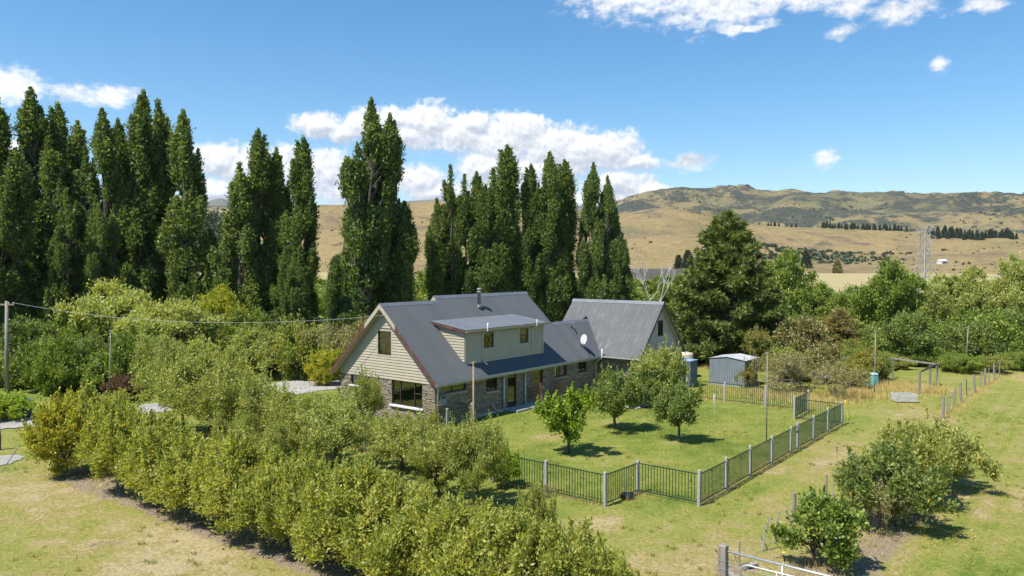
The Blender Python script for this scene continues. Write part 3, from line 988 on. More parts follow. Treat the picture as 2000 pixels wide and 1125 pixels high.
def window(u0, u1, z0, z1, axis, pos, mull=(), trans=(), sill=True, bars=None, frame=None, trim=None, outsgn=-1, depth=0.07, curtain=None, sillw=0.12):
    """axis 'x': the wall runs along x at y = pos; axis 'y': along y at x = pos; outside is towards outsgn"""
    def P(u, d, z):
        return (u, pos + outsgn * d, z) if axis == 'x' else (pos + outsgn * d, u, z)

    def bx(mb, a, b, d0, d1, z0_, z1_):
        p, q = P(a, d0, z0_), P(b, d1, z1_)
        mb.box(min(p[0], q[0]), max(p[0], q[0]), min(p[1], q[1]), max(p[1], q[1]), z0_, z1_)
    fm = frame or M['brownmetal']
    w = empty('window', (0, 0, 0))
    w.parent = house
    fr = MB()
    t = 0.055
    d0, d1 = -depth - 0.03, -depth + 0.04
    bx(fr, u0, u1, d0, d1, z0, z0 + t)
    bx(fr, u0, u1, d0, d1, z1 - t, z1)
    bx(fr, u0, u0 + t, d0, d1, z0 + t, z1 - t)
    bx(fr, u1 - t, u1, d0, d1, z0 + t, z1 - t)
    for mfr in mull:
        c = u0 + (u1 - u0) * mfr
        bx(fr, c - 0.03, c + 0.03, d0 + 0.004, d1 - 0.004, z0 + t, z1 - t)
    for (a, b, zf) in trans:
        c = z0 + (z1 - z0) * zf
        bx(fr, u0 + (u1 - u0) * a, u0 + (u1 - u0) * b, d0 + 0.008, d1 - 0.008, c - 0.025, c + 0.025)
    fr.build('frame', fm, w)
    if bars:
        bb = MB()
        for k in range(1, bars[0]):
            c = u0 + (u1 - u0) * k / bars[0]
            bx(bb, c - 0.011, c + 0.011, -depth - 0.012, -depth + 0.016, z0 + t, z1 - t)
        for k in range(1, bars[1]):
            c = z0 + (z1 - z0) * k / bars[1]
            bx(bb, u0 + t, u1 - t, -depth - 0.010, -depth + 0.014, c - 0.011, c + 0.011)
        bb.build('glazing_bars', fm, w)
    edges = [u0 + t] + [u0 + (u1 - u0) * m_ for m_ in mull] + [u1 - t]
    for a, b in zip(edges[:-1], edges[1:]):
        g = MB()
        g.add([P(a, -depth - 0.004, z0 + t), P(b, -depth - 0.004, z0 + t), P(b, -depth - 0.004, z1 - t), P(a, -depth - 0.004, z1 - t)], [(0, 1, 2, 3)])
        g.build('pane', M['glass'], w)
    if sill:
        s = MB()
        q = [P(u0 - 0.10, -0.05, z0 - 0.09), P(u0 - 0.10, sillw, z0 - 0.12), P(u0 - 0.10, sillw, z0 - 0.06), P(u0 - 0.10, -0.05, z0)]
        off = Vector(P(u1 + 0.10, 0, 0)) - Vector(P(u0 - 0.10, 0, 0))
        s.prism(q, off)
        s.build('sill', M['white'] if axis == 'y' else M['creamgrey'], w)
    if trim:
        s = MB()
        k = 0.10
        bx(s, u0 - k, u1 + k, 0.0, 0.05, z1, z1 + k)
        bx(s, u0 - k, u1 + k, 0.0, 0.06, z0 - k, z0)
        bx(s, u0 - k, u0, 0.0, 0.048, z0, z1)
        bx(s, u1, u1 + k, 0.0, 0.048, z0, z1)
        s.build('architrave', trim, w)
    if curtain:
        for a, b in curtain:
            cu = MB()
            ua, ub = u0 + (u1 - u0) * a, u0 + (u1 - u0) * b
            n = 9
            vs = []
            for i in range(n):
                uu = ua + (ub - ua) * i / (n - 1)
                dd = -depth - 0.14 - 0.03 * (i % 2)
                vs += [P(uu, dd, z0 + 0.06), P(uu, dd, z1 - 0.6 if b - a < 0.5 else z1 - 0.08)]
            cu.add(vs, [(2 * i, 2 * i + 2, 2 * i + 3, 2 * i + 1) for i in range(n - 1)])
            cu.build('curtain', M['curtain'], w)
    return w


# openings
GW = [(5.17, 7.17, 1.68, 2.27), (1.0, 3.5, 0.88, 2.27)]                        # in the gable wall
FW = [(0.64, 2.52, 1.74, 2.30), (4.31, 5.37, 1.37, 2.30), (6.38, 7.24, 0.13, 2.30), (9.08, 10.04, 0.98, 2.30), (11.42, 12.81, 1.40, 2.30), (14.26, 15.32, 1.40, 2.30)]
TH_W = 0.22


def wall(name, fn):
    mb = MB()
    fn(mb)
    return mb.build(name, M['mortar'], house)


ZS = 2.31                                                     # top of the stone on the gable
gw = wall('gable_wall', lambda mb: [mb.box(0.0, TH_W, a, b, z0, z1) for a, b, z0, z1 in cells(0.0, WW, -0.1, ZS, GW)])
fw = wall('long_wall', lambda mb: [mb.box(a, b, 0.0, TH_W, z0, z1) for a, b, z0, z1 in cells(TH_W, 17.0, -0.1, 2.62, FW)])
gaw = wall('garage_side_wall', lambda mb: mb.box(17.0, 17.0 + TH_W, -3.3, -0.001, -0.1, 2.75))
gfw = wall('garage_gable_wall', lambda mb: mb.box(17.0 + TH_W, 23.0 - TH_W, -3.3, -3.3 + TH_W, -0.1, 2.53))
bw = wall('rear_wall', lambda mb: [mb.box(TH_W, 17.0, WW - TH_W, WW, -0.1, 2.62), mb.box(23.0 - TH_W, 23.0, -3.3, 4.0, -0.1, 2.75), mb.box(17.0 + TH_W, 23.0 - TH_W, 4.0 - TH_W, 4.0, -0.1, 2.53)])
for par, put, u0, u1, z1, ops, seed in ((gw, lambda u, d, z: (-d, WW - u, z), 0.0, WW, ZS, [(WW - o[1], WW - o[0], o[2], o[3]) for o in GW], 1),
                                        (fw, lambda u, d, z: (u, -d, z), 0.0, 17.0, 2.55, FW, 2),
                                        (gaw, lambda u, d, z: (17.0 - d, -u, z), 0.06, 3.3, 2.70, [], 3),
                                        (gfw, lambda u, d, z: (u, -3.3 - d, z), 17.0, 23.0, 2.50, [], 4)):
    mb = MB()
    clad(mb, put, u0, u1, -0.05, z1, ops, seed)
    tag(mb.build('stone_cladding', M['stone'], par), kind='stuff')
room = MB().box(TH_W + 0.02, 16.9, TH_W + 0.02, WW - TH_W - 0.02, 0.0, 0.05).box(TH_W + 0.02, 16.9, 4.0, 4.1, 0.05, 2.4)
room.build('floor_and_partition', M['interior'], house)
MB().box(1.6, 1.7, 2.9, 5.2, 2.66, 5.3).build('attic_partition', M['interior'], house)
MB().box(TH_W + 0.02, 16.9, TH_W + 0.02, WW - TH_W - 0.02, 2.48, 2.60).build('ceiling', M['interior'], house)

window(5.17, 7.17, 1.68, 2.27, 'y', 0.0, mull=(0.36, 0.66))
window(1.0, 3.5, 0.88, 2.27, 'y', 0.0, mull=(0.27, 0.73), trans=((0.02, 0.27, 0.55), (0.73, 0.98, 0.55)), sillw=0.16)
window(0.64, 2.52, 1.74, 2.30, 'x', 0.0, mull=(0.40,))
window(4.31, 5.37, 1.37, 2.30, 'x', 0.0, mull=(0.5,), bars=(4, 3))
window(9.08, 10.04, 0.98, 2.30, 'x', 0.0)
window(11.42, 12.81, 1.40, 2.30, 'x', 0.0, mull=(0.45,))
window(14.26, 15.32, 1.40, 2.30, 'x', 0.0, mull=(0.5,))
# the glazed garden door
dr = empty('door')
dr.parent = house
mb = MB()
for a, b, z0, z1 in ((6.38, 6.46, 0.13, 2.30), (7.16, 7.24, 0.13, 2.30), (6.46, 7.16, 2.21, 2.30), (6.46, 7.16, 0.13, 0.30)):
    mb.box(a, b, 0.03, 0.10, z0, z1)
mb.build('frame', M['brownmetal'], dr)
MB().add([(6.46, 0.065, 0.30), (7.16, 0.065, 0.30), (7.16, 0.065, 2.21), (6.46, 0.065, 2.21)], [(0, 1, 2, 3)]).build('pane', M['glass'], dr)
mb = MB()
for k in (1, 2):
    mb.box(6.46 + 0.233 * k - 0.008, 6.46 + 0.233 * k + 0.008, 0.055, 0.08, 1.2, 2.21)
mb.build('glazing_bars', M['brownmetal'], dr)
MB().box(6.49, 6.53, -0.02, 0.03, 1.05, 1.20).build('handle', M['galv'], dr)
MB().box(5.95, 8.25, -1.15, -0.06, -0.1, 0.11).build('door_step', M['concrete'], house, bevel=0.012)
MB().box(0.0, 5.9, -0.16, -0.061, -0.1, 0.14).build('footing', M['concrete'], house)
MB().box(8.3, 16.9, -0.16, -0.061, -0.1, 0.10).build('footing', M['concrete'], house)


# weatherboards
def boards(parent, mat, put, z0, z1, left, right, holes=(), pitch=0.165, lap=0.048):
    """left(z), right(z): the ends of each board; put(u, d, z); each board overlaps the one below"""
    z = z0
    while z < z1 - 0.02:
        h = min(pitch, z1 - z)
        spans = [(0, 0)]
        a0, b0, a1, b1 = left(z), right(z), left(z + h), right(z + h)
        segs = [(a0, b0, a1, b1)]
        for o in holes:
            if o[2] < z + h * 0.6 and o[3] > z + h * 0.4:
                ns = []
                for s in segs:
                    if o[0] > s[0] and o[1] < s[1]:
                        ns += [(s[0], o[0], s[2], o[0]), (o[1], s[1], o[1], s[3])]
                    else:
                        ns.append(s)
                segs = ns
        for s in segs:
            if s[1] - s[0] < 0.04:
                continue
            if s[3] < s[2]:
                mid = (s[2] + s[3]) / 2
                s = (s[0], s[1], mid, mid + 0.001)
            mb = MB()
            lo, hi = lap + 0.012, 0.034
            vs = [put(s[0], 0, z), put(s[1], 0, z), put(s[3], 0, z + h - 0.020), put(s[2], 0, z + h - 0.020),
                  put(s[0], lo, z), put(s[1], lo, z), put(s[3], hi, z + h - 0.020), put(s[2], hi, z + h - 0.020)]
            mb.add(vs, [(4, 5, 6, 7), (0, 1, 5, 4), (1, 2, 6, 5), (2, 3, 7, 6), (3, 0, 4, 7)])
            mb.build('board', mat, parent)
        z += pitch


def yl(z):
    return max(0.0, (z + 0.10 - 2.45) / SL - 0.5)


GWIN = (3.52, 4.66, 3.68, 5.08)
# front gable: a sheathed triangle behind the boards
def gable_panel(name, x0, x1, hole):
    mb = MB()
    y0, y1, z0, z1 = hole
    ap = zroof(RY1) - 0.08
    zl = zroof(0.0) - 0.08

    def zr(y):
        return ap - SL * abs(y - RY1)
    polys = [[(0.0, ZS), (y0, ZS), (y0, zr(y0)), (0.0, zl)], [(y1, ZS), (WW, ZS), (WW, zl), (y1, zr(y1))],
             [(y0, ZS), (y1, ZS), (y1, z0), (y0, z0)], [(y0, z1), (y1, z1), (y1, zr(y1)), (RY1, ap), (y0, zr(y0))]]
    for p in polys:
        mb.prism([(x0, a, b) for a, b in p], (x1 - x0, 0, 0))
    return mb.build(name, M['cream'], house)


gp = gable_panel('gable_end', 0.0, 0.08, GWIN)
boards(gp, M['cream'], lambda u, d, z: (-d, WW - u, z), 2.30, 6.50, lambda z: yl(z), lambda z: WW - yl(z), [(WW - GWIN[1] - 0.1, WW - GWIN[0] + 0.1, GWIN[2] - 0.1, GWIN[3] + 0.1)])
window(GWIN[0], GWIN[1], GWIN[2], GWIN[3], 'y', 0.0, trans=((0.04, 0.96, 0.50), (0.04, 0.96, 0.76)), sill=False, trim=M['cream'], depth=0.03, curtain=[(0.66, 0.95)])

# dormer
DX0, DX1, DY, DZ0, DZ1 = 2.75, 10.35, 0.26, 3.05, 5.06
DW = [(4.40, 5.30, 3.96, 4.88), (7.94, 8.78, 3.96, 4.88)]
dorm = MB()
for a, b, z0, z1 in cells(DX0, DX1, DZ0, DZ1, DW):
    dorm.box(a, b, DY, DY + 0.08, z0, z1)
for xx in (DX0, DX1 - 0.08):
    dorm.prism([(xx, DY + 0.08, DZ0), (xx, DY + 0.08, DZ1), (xx, 2.75, 5.48), (xx, 2.75, 5.3)], (0.08, 0, 0))
dorm = dorm.build('dormer_wall', M['cream'], house)
boards(dorm, M['cream'], lambda u, d, z: (u, DY - d, z), 3.13, DZ1 - 0.04, lambda z: DX0, lambda z: DX1, [(o[0] - 0.04, o[1] + 0.04, o[2], o[3]) for o in DW])
yr = lambda z: (z - 2.45) / SL - 0.5 + 0.02
boards(dorm, M['cream'], lambda u, d, z: (DX0 - d, DY + 2.5 - u, z), 3.13, 5.10, lambda z: DY + 2.5 - max(DY, yr(z)), lambda z: 2.5)
boards(dorm, M['cream'], lambda u, d, z: (DX1 + d, u, z), 3.13, 5.10, lambda z: DY, lambda z: max(DY, yr(z)))
for o in DW:
    window(*o, 'x', DY, sill=False, depth=0.02)
MB().box(DX0 - 0.028, DX0 + 0.05, DY - 0.045, DY - 0.03, 3.0, DZ1).build('corner_board', M['cream'], house)


# roofs of corrugated iron
def corrugated(name, u0, u1, lo, hi, put, mat, pitch=0.0762, amp=0.011, rows=2):
    n = int((u1 - u0) / (pitch / 4)) + 1
    us = np.linspace(u0, u1, n)
    vs, fs = [], []
    for i, u in enumerate(us):
        d = amp * math.sin(2 * math.pi * (u - u0) / pitch)
        a, b = lo(u), hi(u)
        for k in range(rows):
            vs.append(put(u, a + (b - a) * k / (rows - 1), d))
    for i in range(n - 1):
        for k in range(rows - 1):
            a = i * rows + k
            fs.append((a, a + rows, a + rows + 1, a + 1))
    return MB().add(vs, fs).build(name, mat, roof, True)


roof = MB()
ln = math.hypot(1, SL)


def put_front(u, y, d):
    return (u, y - d * SL / ln, zroof(y) + d / ln)


# ridge caps make the roof's own mesh; the sheets are its pieces
for x0, x1, yy, zz in ((-0.48, 4.35, RY1, zroof(RY1)), (4.3, 14.0, RY2, zroof(RY2)), (13.9, 18.75, RYL, zroof(RYL))):
    roof.prism([(x0, yy - 0.20, zz - 0.17), (x0, yy, zz + 0.035), (x0, yy + 0.20, zz - 0.17), (x0, yy, zz - 0.005)], (x1 - x0, 0, 0))
zg = 2.45 + GSL * (GXR - GX0)
roof.prism([(GXR - 0.20, -3.68, zg - 0.19), (GXR, -3.68, zg + 0.035), (GXR + 0.20, -3.68, zg - 0.19), (GXR, -3.68, zg - 0.005)], (0, 7.98, 0))
roof = roof.build('roof', M['ridge'], house)

eps = 1e-4
corrugated('roof_sheet', -0.45, 4.30, lambda u: -0.5, lambda u: RY1, put_front, M['iron_roof'])
corrugated('roof_sheet', 4.30, 13.90, lambda u: -0.5, lambda u: RY2, put_front, M['iron_roof'])
corrugated('roof_sheet', 13.90, 18.74, lambda u: -0.5 + max(0.0, (u - GX0) * GSL / SL), lambda u: RYL, put_front, M['iron_roof'])


def put_back(rid):
    return lambda u, y, d: (u, 2 * rid - y + d * SL / ln, zroof(y) + d / ln)


corrugated('roof_sheet', -0.45, 4.30, lambda u: -0.5, lambda u: RY1, put_back(RY1), M['iron_roof'])
corrugated('roof_sheet', 4.30, 13.90, lambda u: -0.5, lambda u: RY2, put_back(RY2), M['iron_roof'])
corrugated('roof_sheet', 13.90, 18.74, lambda u: 0.9, lambda u: RYL, put_back(RYL), M['iron_roof'])
gl = math.hypot(1, GSL)


def put_gar(u, x, d):
    return (x - d * GSL / gl, u, 2.45 + GSL * (x - GX0) + d / gl)


corrugated('garage_roof_sheet', -3.65, -0.45, lambda u: GX0, lambda u: GXR, put_gar, M['old_roof'])
corrugated('garage_roof_sheet', -0.45, 4.24, lambda u: GX0 + max(0.0, (min(u, 4.6 - u) + 0.5) * SL / GSL) - 0.02, lambda u: GXR, put_gar, M['old_roof'])
corrugated('garage_roof_sheet', -3.65, 4.24, lambda u: GX0, lambda u: GXR, lambda u, x, d: (2 * GXR - x + d * GSL / gl, u, 2.45 + GSL * (x - GX0) + d / gl), M['old_roof'])
# step between the two ridges, end of the raised roof, dormer roof
MB().prism([(4.31, RY1 - 0.02, zroof(RY1) - 0.05), (4.31, RY2, zroof(RY2) - 0.03), (4.31, RY2 + 0.9, zroof(RY2 - 0.9) - 0.05)], (0.05, 0, 0)).build('ridge_step', M['cream'], house)
MB().prism([(13.83, RYL - 0.3, zroof(RYL - 0.3) - 0.06), (13.83, RY2, zroof(RY2) - 0.04), (13.83, 2 * RY2 - 0.0, zroof(0.0) - 0.06), (13.83, 2 * RY2, 2.4), (13.83, RYL - 0.3, 2.4)], (0.05, 0, 0)).build('inner_gable', M['cream'], house)
corrugated('dormer_roof', 2.48, 10.62, lambda u: -0.06, lambda u: 2.86, lambda u, y, d: (u, y, 5.17 + 0.142 * (y + 0.06) + max(d, -0.004)), M['dormer_roof'], pitch=0.19, amp=0.016)

# bargeboards, soffits, fascias
def rake(name, y0, y1, x0, x1, mat, drop0, drop1, ridge=RY1, flip=False):
    f = (lambda y: 2 * ridge - y) if flip else (lambda y: y)
    return MB().prism([(x0, f(y0), zroof(y0) - drop1), (x0, f(y1), zroof(y1) - drop1), (x0, f(y1), zroof(y1) - drop0), (x0, f(y0), zroof(y0) - drop0)], (x1 - x0, 0, 0)).build(name, mat, house)


for flip in (False, True):
    rake('bargeboard', -0.52, 2.75, -0.475, -0.45, M['red'], 0.005, 0.30, flip=flip)
    rake('bargeboard', 2.75, RY1, -0.475, -0.45, M['cream'], 0.005, 0.30, flip=flip)
    rake('soffit', -0.45, RY1 - 0.02, -0.45, 0.0, M['cream'], 0.20, 0.24, flip=flip)
MB().prism([(0.01, -0.46, 2.28), (0.01, 0.0, 2.28), (0.01, 0.0, 2.33), (0.01, -0.46, 2.33)], (16.5, 0, 0)).build('eave_soffit', M['creamgrey'], house)
MB().box(-0.45, 16.48, -0.48, -0.455, 2.22, 2.44).build('fascia', M['creamgrey'], house)
MB().prism([(2.50, -0.02, 5.00), (2.50, 2.72, 5.41), (2.50, 2.72, 5.55), (2.50, -0.02, 5.155)], (0.04, 0, 0)).build('dormer_bargeboard', M['red'], house)
MB().prism([(10.58, -0.02, 5.00), (10.58, 2.72, 5.41), (10.58, 2.72, 5.55), (10.58, -0.02, 5.155)], (0.04, 0, 0)).build('dormer_bargeboard', M['darkbarge'], house)
MB().box(2.54, 10.58, -0.02, 0.25, 5.00, 5.04).build('dormer_soffit', M['darkbarge'], house)


def gutter(a, b, out, name='gutter', mat=None):
    a, b, o = Vector(a), Vector(b), Vector(out)
    up = Vector((0, 0, 1))
    sec = [(0, 0), (0.115, 0), (0.125, 0.115), (0.105, 0.115), (0.098, 0.018), (0.015, 0.018), (0.015, 0.10), (0, 0.10)]
    q = [a + o * p + up * h for p, h in sec]
    return MB().prism(q, b - a).build(name, mat or M['gutter'], house)


gutter((-0.49, -0.482, 2.33), (16.44, -0.482, 2.33), (0, -1, 0))
gutter((GX0 + 0.02, -0.60, 2.33), (GX0 + 0.02, -3.66, 2.33), (-1, 0, 0))
gutter((2.47, -0.045, 5.03), (10.64, -0.045, 5.03), (0, -1, 0), mat=M['cream'])

# garage gable
GGW = (19.70, 20.46, 3.74, 4.93)
mb = MB()
apg = 2.45 + GSL * (GXR - GX0) - 0.1
zgr = lambda x: apg - GSL * abs(x - GXR)
for p in ([(17.0, 2.53), (19.70, 2.53), (19.70, zgr(19.7)), (17.0, zgr(17.0))], [(20.46, 2.53), (23.0, 2.53), (23.0, zgr(23.0)), (20.46, zgr(20.46))],
          [(19.70, 2.53), (20.46, 2.53), (20.46, 3.74), (19.70, 3.74)], [(19.70, 4.93), (20.46, 4.93), (20.46, zgr(20.46)), (20.0, apg), (19.70, zgr(19.7))]):
    mb.prism([(a, -3.3, b) for a, b in p], (0, 0.08, 0))
ggp = mb.build('garage_gable_end', M['creamgrey'], house)
xg = lambda z: max(17.0, GX0 + (z + 0.1 - 2.45) / GSL)
boards(ggp, M['creamgrey'], lambda u, d, z: (u, -3.3 - d, z), 2.52, 6.1, xg, lambda z: 40 - xg(z), [(GGW[0] - 0.03, GGW[1] + 0.03, GGW[2], GGW[3])], pitch=0.17)
window(*GGW, 'x', -3.3, sill=False, depth=0.02, mull=(0.5,))
mb = MB()
mb.prism([(17.0, 3.92, 2.5), (23.0, 3.92, 2.5), (23.0, 3.92, zgr(23.0)), (GXR, 3.92, apg), (17.0, 3.92, zgr(17.0))], (0, 0.08, 0))
mb.build('garage_rear_gable', M['creamgrey'], house)


def grake(x0, x1, y0, y1, d0, d1, mat, name, flip):
    f = (lambda x: 2 * GXR - x) if flip else (lambda x: x)
    zz = lambda x: 2.45 + GSL * (x - GX0)
    MB().prism([(f(x0), y0, zz(x0) - d1), (f(x1), y0, zz(x1) - d1), (f(x1), y0, zz(x1) - d0), (f(x0), y0, zz(x0) - d0)], (0, y1 - y0, 0)).build(name, mat, house)


for flip in (False, True):
    grake(GX0 - 0.02, GXR, -3.675, -3.65, 0.005, 0.25, M['darkbarge'], 'bargeboard', flip)
    grake(GX0 + 0.03, GXR - 0.02, -3.65, -3.32, 0.15, 0.20, M['creamgrey'], 'soffit', flip)

# pipes, flue, fittings
def pipe(pts, r, mat, name='downpipe', parent=None):
    return MB().tube(pts, r, 10).build(name, mat, parent or house, True)


pipe([(0.07, -0.12, 0.0), (0.07, -0.12, 2.15), (0.05, -0.40, 2.33), (0.05, -0.53, 2.36)], 0.042, M['white'])
for x in (5.88, 8.02):
    pipe([(x, -0.14, 0.0), (x, -0.14, 2.30)], 0.055, M['white'], 'post')
    pipe([(x + 0.06, -0.20, 0.04), (x + 0.16, -0.24, 0.10)], 0.07, M['white'], 'gully')
pipe([(4.72, -0.16, 0.55), (5.05, -0.20, 0.18), (5.22, -0.24, 0.06), (5.55, -0.24, 0.05)], 0.032, M['white'], 'waste_pipe')
pipe([(4.26, DY - 0.07, 3.22), (4.26, DY - 0.07, 4.82), (4.26, -0.21, 5.02), (4.26, -0.21, 5.50)], 0.045, M['white'], 'vent_pipe')
pipe([(4.30, -0.12, 3.0), (4.26, DY - 0.07, 3.25)], 0.045, M['white'], 'vent_pipe')
pipe([(9.18, DY - 0.07, 3.22), (9.18, DY - 0.07, 4.80), (9.18, -0.20, 5.02), (9.18, -0.20, 5.45)], 0.035, M['white'], 'vent_pipe')
pipe([(10.40, DY - 0.06, 3.15), (10.40, DY - 0.06, 4.98)], 0.035, M['white'])
pipe([(16.36, -0.12, 0.0), (16.36, -0.12, 1.95), (16.36, -0.66, 2.30), (16.36, -0.66, 2.95)], 0.05, M['white'], 'vent_pipe')
pipe([(11.9, -0.1, 0.1), (11.9, -0.1, 0.75)], 0.03, M['white'], 'waste_pipe')
fl = MB().lathe([(0.11, 0.0), (0.11, 1.02), (0.15, 1.03), (0.15, 1.10), (0.105, 1.12), (0.105, 1.18), (0.145, 1.19), (0.145, 1.30), (0.02, 1.33)], 16).build('flue', M['grate'], house, True)
fl.location = (7.80, 3.54, zroof(3.54) - 0.12)
ff = MB().lathe([(0.30, -0.02), (0.20, 0.10), (0.12, 0.26)], 14).build('flashing', M['iron_roof'], fl, True)
MB().box(0.24, 0.76, -0.17, -0.055, 1.10, 1.64).build('meter_box', M['grate'], house, bevel=0.012)
MB().box(0.36, 0.64, -0.176, -0.168, 1.50, 1.60).build('meter_window', M['black'], house)
for x, z in ((5.60, 4.80), (7.74, 4.80)):
    mb = MB()
    mb.box(x - 0.05, x + 0.05, DY - 0.09, DY - 0.034, z - 0.04, z + 0.08)
    mb.prism([(x - 0.07, DY - 0.09, z - 0.10), (x + 0.07, DY - 0.09, z - 0.10), (x + 0.07, DY - 0.16, z - 0.06), (x + 0.07, DY - 0.13, z + 0.06), (x - 0.07, DY - 0.13, z + 0.06), (x - 0.07, DY - 0.16, z - 0.06)][:4], (0, 0.02, 0.02))
    mb.build('floodlight', M['white'], house)
# small vent on the link roof
pipe([(15.75, 1.55, zroof(1.55) - 0.05), (15.75, 1.55, zroof(1.55) + 0.42)], 0.05, M['iron_roof'], 'roof_vent')
pipe([(15.75, 1.55, zroof(1.55) + 0.40), (15.66, 1.30, zroof(1.55) + 0.10), (15.52, 1.18, zroof(1.55) + 0.06)], 0.045, M['iron_roof'], 'roof_vent')

# satellite dish
dish = empty('satellite_dish', LW(15.05, 0.15, zroof(0.15)), HROT, 'white oval satellite dish bolted to the lower link roof', 'satellite dish')
mb = MB()
n, m_ = 18, 5
vs = [(0, 0, 0)]
for i in range(1, m_ + 1):
    r = 0.36 * i / m_
    for k in range(n):
        a = 2 * math.pi * k / n
        vs.append((r * math.cos(a) * 0.92, r * math.sin(a), 0.28 * r * r))
fs = [(0, 1 + k, 1 + (k + 1) % n) for k in range(n)]
for i in range(m_ - 1):
    for k in range(n):
        a, b = 1 + i * n + k, 1 + i * n + (k + 1) % n
        fs.append((a, a + n, b + n, b))
rf = mb.add(vs, fs).build('reflector', M['white'], dish, True)
rf.modifiers.new('thick', 'SOLIDIFY').thickness = 0.02
rf.location = (0, -0.12, 0.62)
rf.rotation_euler = (math.radians(78), 0, math.radians(-106))
MB().tube([(0, 0.12, 0.04), (0, 0.05, 0.35), (0.02, -0.06, 0.60)], 0.028, 8).build('mast', M['black'], dish, True)
MB().tube([(0, -0.06, 0.45), (-0.42, -0.42, 0.30), (-0.52, -0.50, 0.34)], 0.018, 6).build('feed_arm', M['black'], dish, True)
MB().tube([(-0.50, -0.48, 0.33), (-0.58, -0.55, 0.38)], 0.05, 8).build('feed_horn', M['white'], dish, True)


# ------------------------------------------------------------------ garden fence of green bars between pale posts
def LOC(v):
    d = v - HO
    return d.dot(EX), d.dot(EY)


BAR = MB().box(-0.0105, 0.0105, -0.0105, 0.0105, 0.09, 1.16).mesh('bar', M['green_metal'])
POST = MB().box(-0.062, 0.062, -0.055, 0.055, -0.15, 1.29).mesh('post', M['post'], bevel=0.01)


def bar_fence(label, pts, group=None, step=0.128, postmesh=POST, h=1.0, barmat=None, skip_posts=()):
    f = empty('garden_fence', LW(*pts[0]), HROT, label, 'fence', group)
    rng = random.Random(len(pts) * 7 + int(pts[0][0] * 10))
    o = Vector((pts[0][0], pts[0][1], 0))
    for i, p in enumerate(pts):
        if i in skip_posts:
            continue
        q = link('post', postmesh, f)
        q.location = Vector((p[0], p[1], 0)) - o
        q.rotation_euler = (rng.uniform(-0.012, 0.012), rng.uniform(-0.012, 0.012), rng.uniform(-0.1, 0.1))
        q.scale = (1, 1, rng.uniform(0.98, 1.03) * h)
    for a, b in zip(pts[:-1], pts[1:]):
        A, B = Vector((a[0], a[1], 0)), Vector((b[0], b[1], 0))
        d = B - A
        L = d.length - 0.14
        pn = MB().box(0, L, -0.016, 0.016, 1.14, 1.175).build('panel', barmat or M['green_metal'], f)
        MB().box(0, L, -0.016, 0.016, 0.075, 0.11).build('bottom_rail', barmat or M['green_metal'], pn)
        pn.location = A - o + d.normalized() * 0.07
        pn.rotation_euler = (0, 0, math.atan2(d.y, d.x))
        pn.scale = (1, 1, h)
        n = max(2, int(round(L / step)))
        for k in range(1, n):
            b_ = link('bar', BAR, pn)
            b_.location = (L * k / n, 0, 0)
    return f


front = [(-6.2, 4.1 - 2.7 * k) for k in range(8)] + [(-3.92, -14.9)]
front[7] = (-6.2, -14.8)
bar_fence('green bar fence with pale posts running from the orchard trees to the lawn corner', front)
bar_fence('single green bar panel joining the inner notch post to the front corner post', [(-3.92, -14.9), (-3.9, -17.5)], skip_posts=(0, 1))
sx = [LOC(G(px, py))[0] for px, py in ((1367, 987), (1421, 957), (1466, 930), (1507, 906), (1544, 885), (1560, 878), (1590, 860), (1618, 844), (1644, 828))]
bar_fence('long straight green bar fence beside the worn grass track', [(x, -17.5) for x in sx])
bar_fence('green bar fence with an inset notch along the rear of the lawn', [(14.62, -17.42), (14.55, -14.9), (17.5, -14.75)] + [(17.5, -12.1 + 2.7 * k) for k in range(4)], skip_posts=(0,))
wallx, wally = LOC(G(922, 829))
bar_fence('short dark bar fence enclosing the meter box corner of the house', [(wallx, -0.12), (wallx, wally), (wallx - 2.0, wally), (wallx - 4.1, wally + 0.05)], barmat=M['black'], h=0.95, skip_posts=(0,))
gate = empty('fence_gate_post', G(818, 850), HROT, 'black steel gate post by the stone corner of the house', 'gate post')
MB().box(-0.05, 0.05, -0.05, 0.05, -0.1, 1.15).build('upright', M['black'], gate)
MB().box(-0.058, 0.058, -0.058, 0.058, 1.15, 1.19).build('cap', M['black'], gate)
for px, py, nm in ((1421.5, 957, 'steel gate frame hinged on the second post of the long side fence'), (1558, 879, 'steel latch frame beside the double posts of the long side fence')):
    a = LOC(G(px, py))
    gt = empty('gate_frame', LW(a[0] + 0.14, -17.5), HROT, 'black ' + nm, 'gate')
    MB().box(-0.028, 0.028, -0.028, 0.028, 0.03, 1.20).build('stile', M['black'], gt)
    MB().box(-0.06, -0.03, -0.06, 0.03, 0.80, 0.92).build('latch', M['black'], gt)
# yellow cloth hung on the rear corner post
mb = MB()
c0 = LW(14.78, -17.52)
rng = random.Random(4)
vs = []
for i in range(12):
    t = i / 11
    z = 1.33 - 1.10 * t
    xx = 0.06 + 0.10 * math.sin(t * 2.2) + 0.16 * t
    w = 0.075 + 0.03 * math.sin(t * 9)
    for k in range(5):
        a = (k / 4 - 0.5) * w * 2
        vs.append((c0.x + xx + a * 0.9, c0.y + a * 0.5 - 0.1, z + 0.02 * math.sin(k * 2.1 + i)))
fs = [(i * 5 + k, i * 5 + k + 1, (i + 1) * 5 + k + 1, (i + 1) * 5 + k) for i in range(11) for k in range(4)]
o = mb.add(vs, fs).build('yellow_strap', M['yellow'], None, True)
o.modifiers.new('t', 'SOLIDIFY').thickness = 0.012
tag(o, 'bright yellow strap hanging over the rear corner fence post', 'strap')
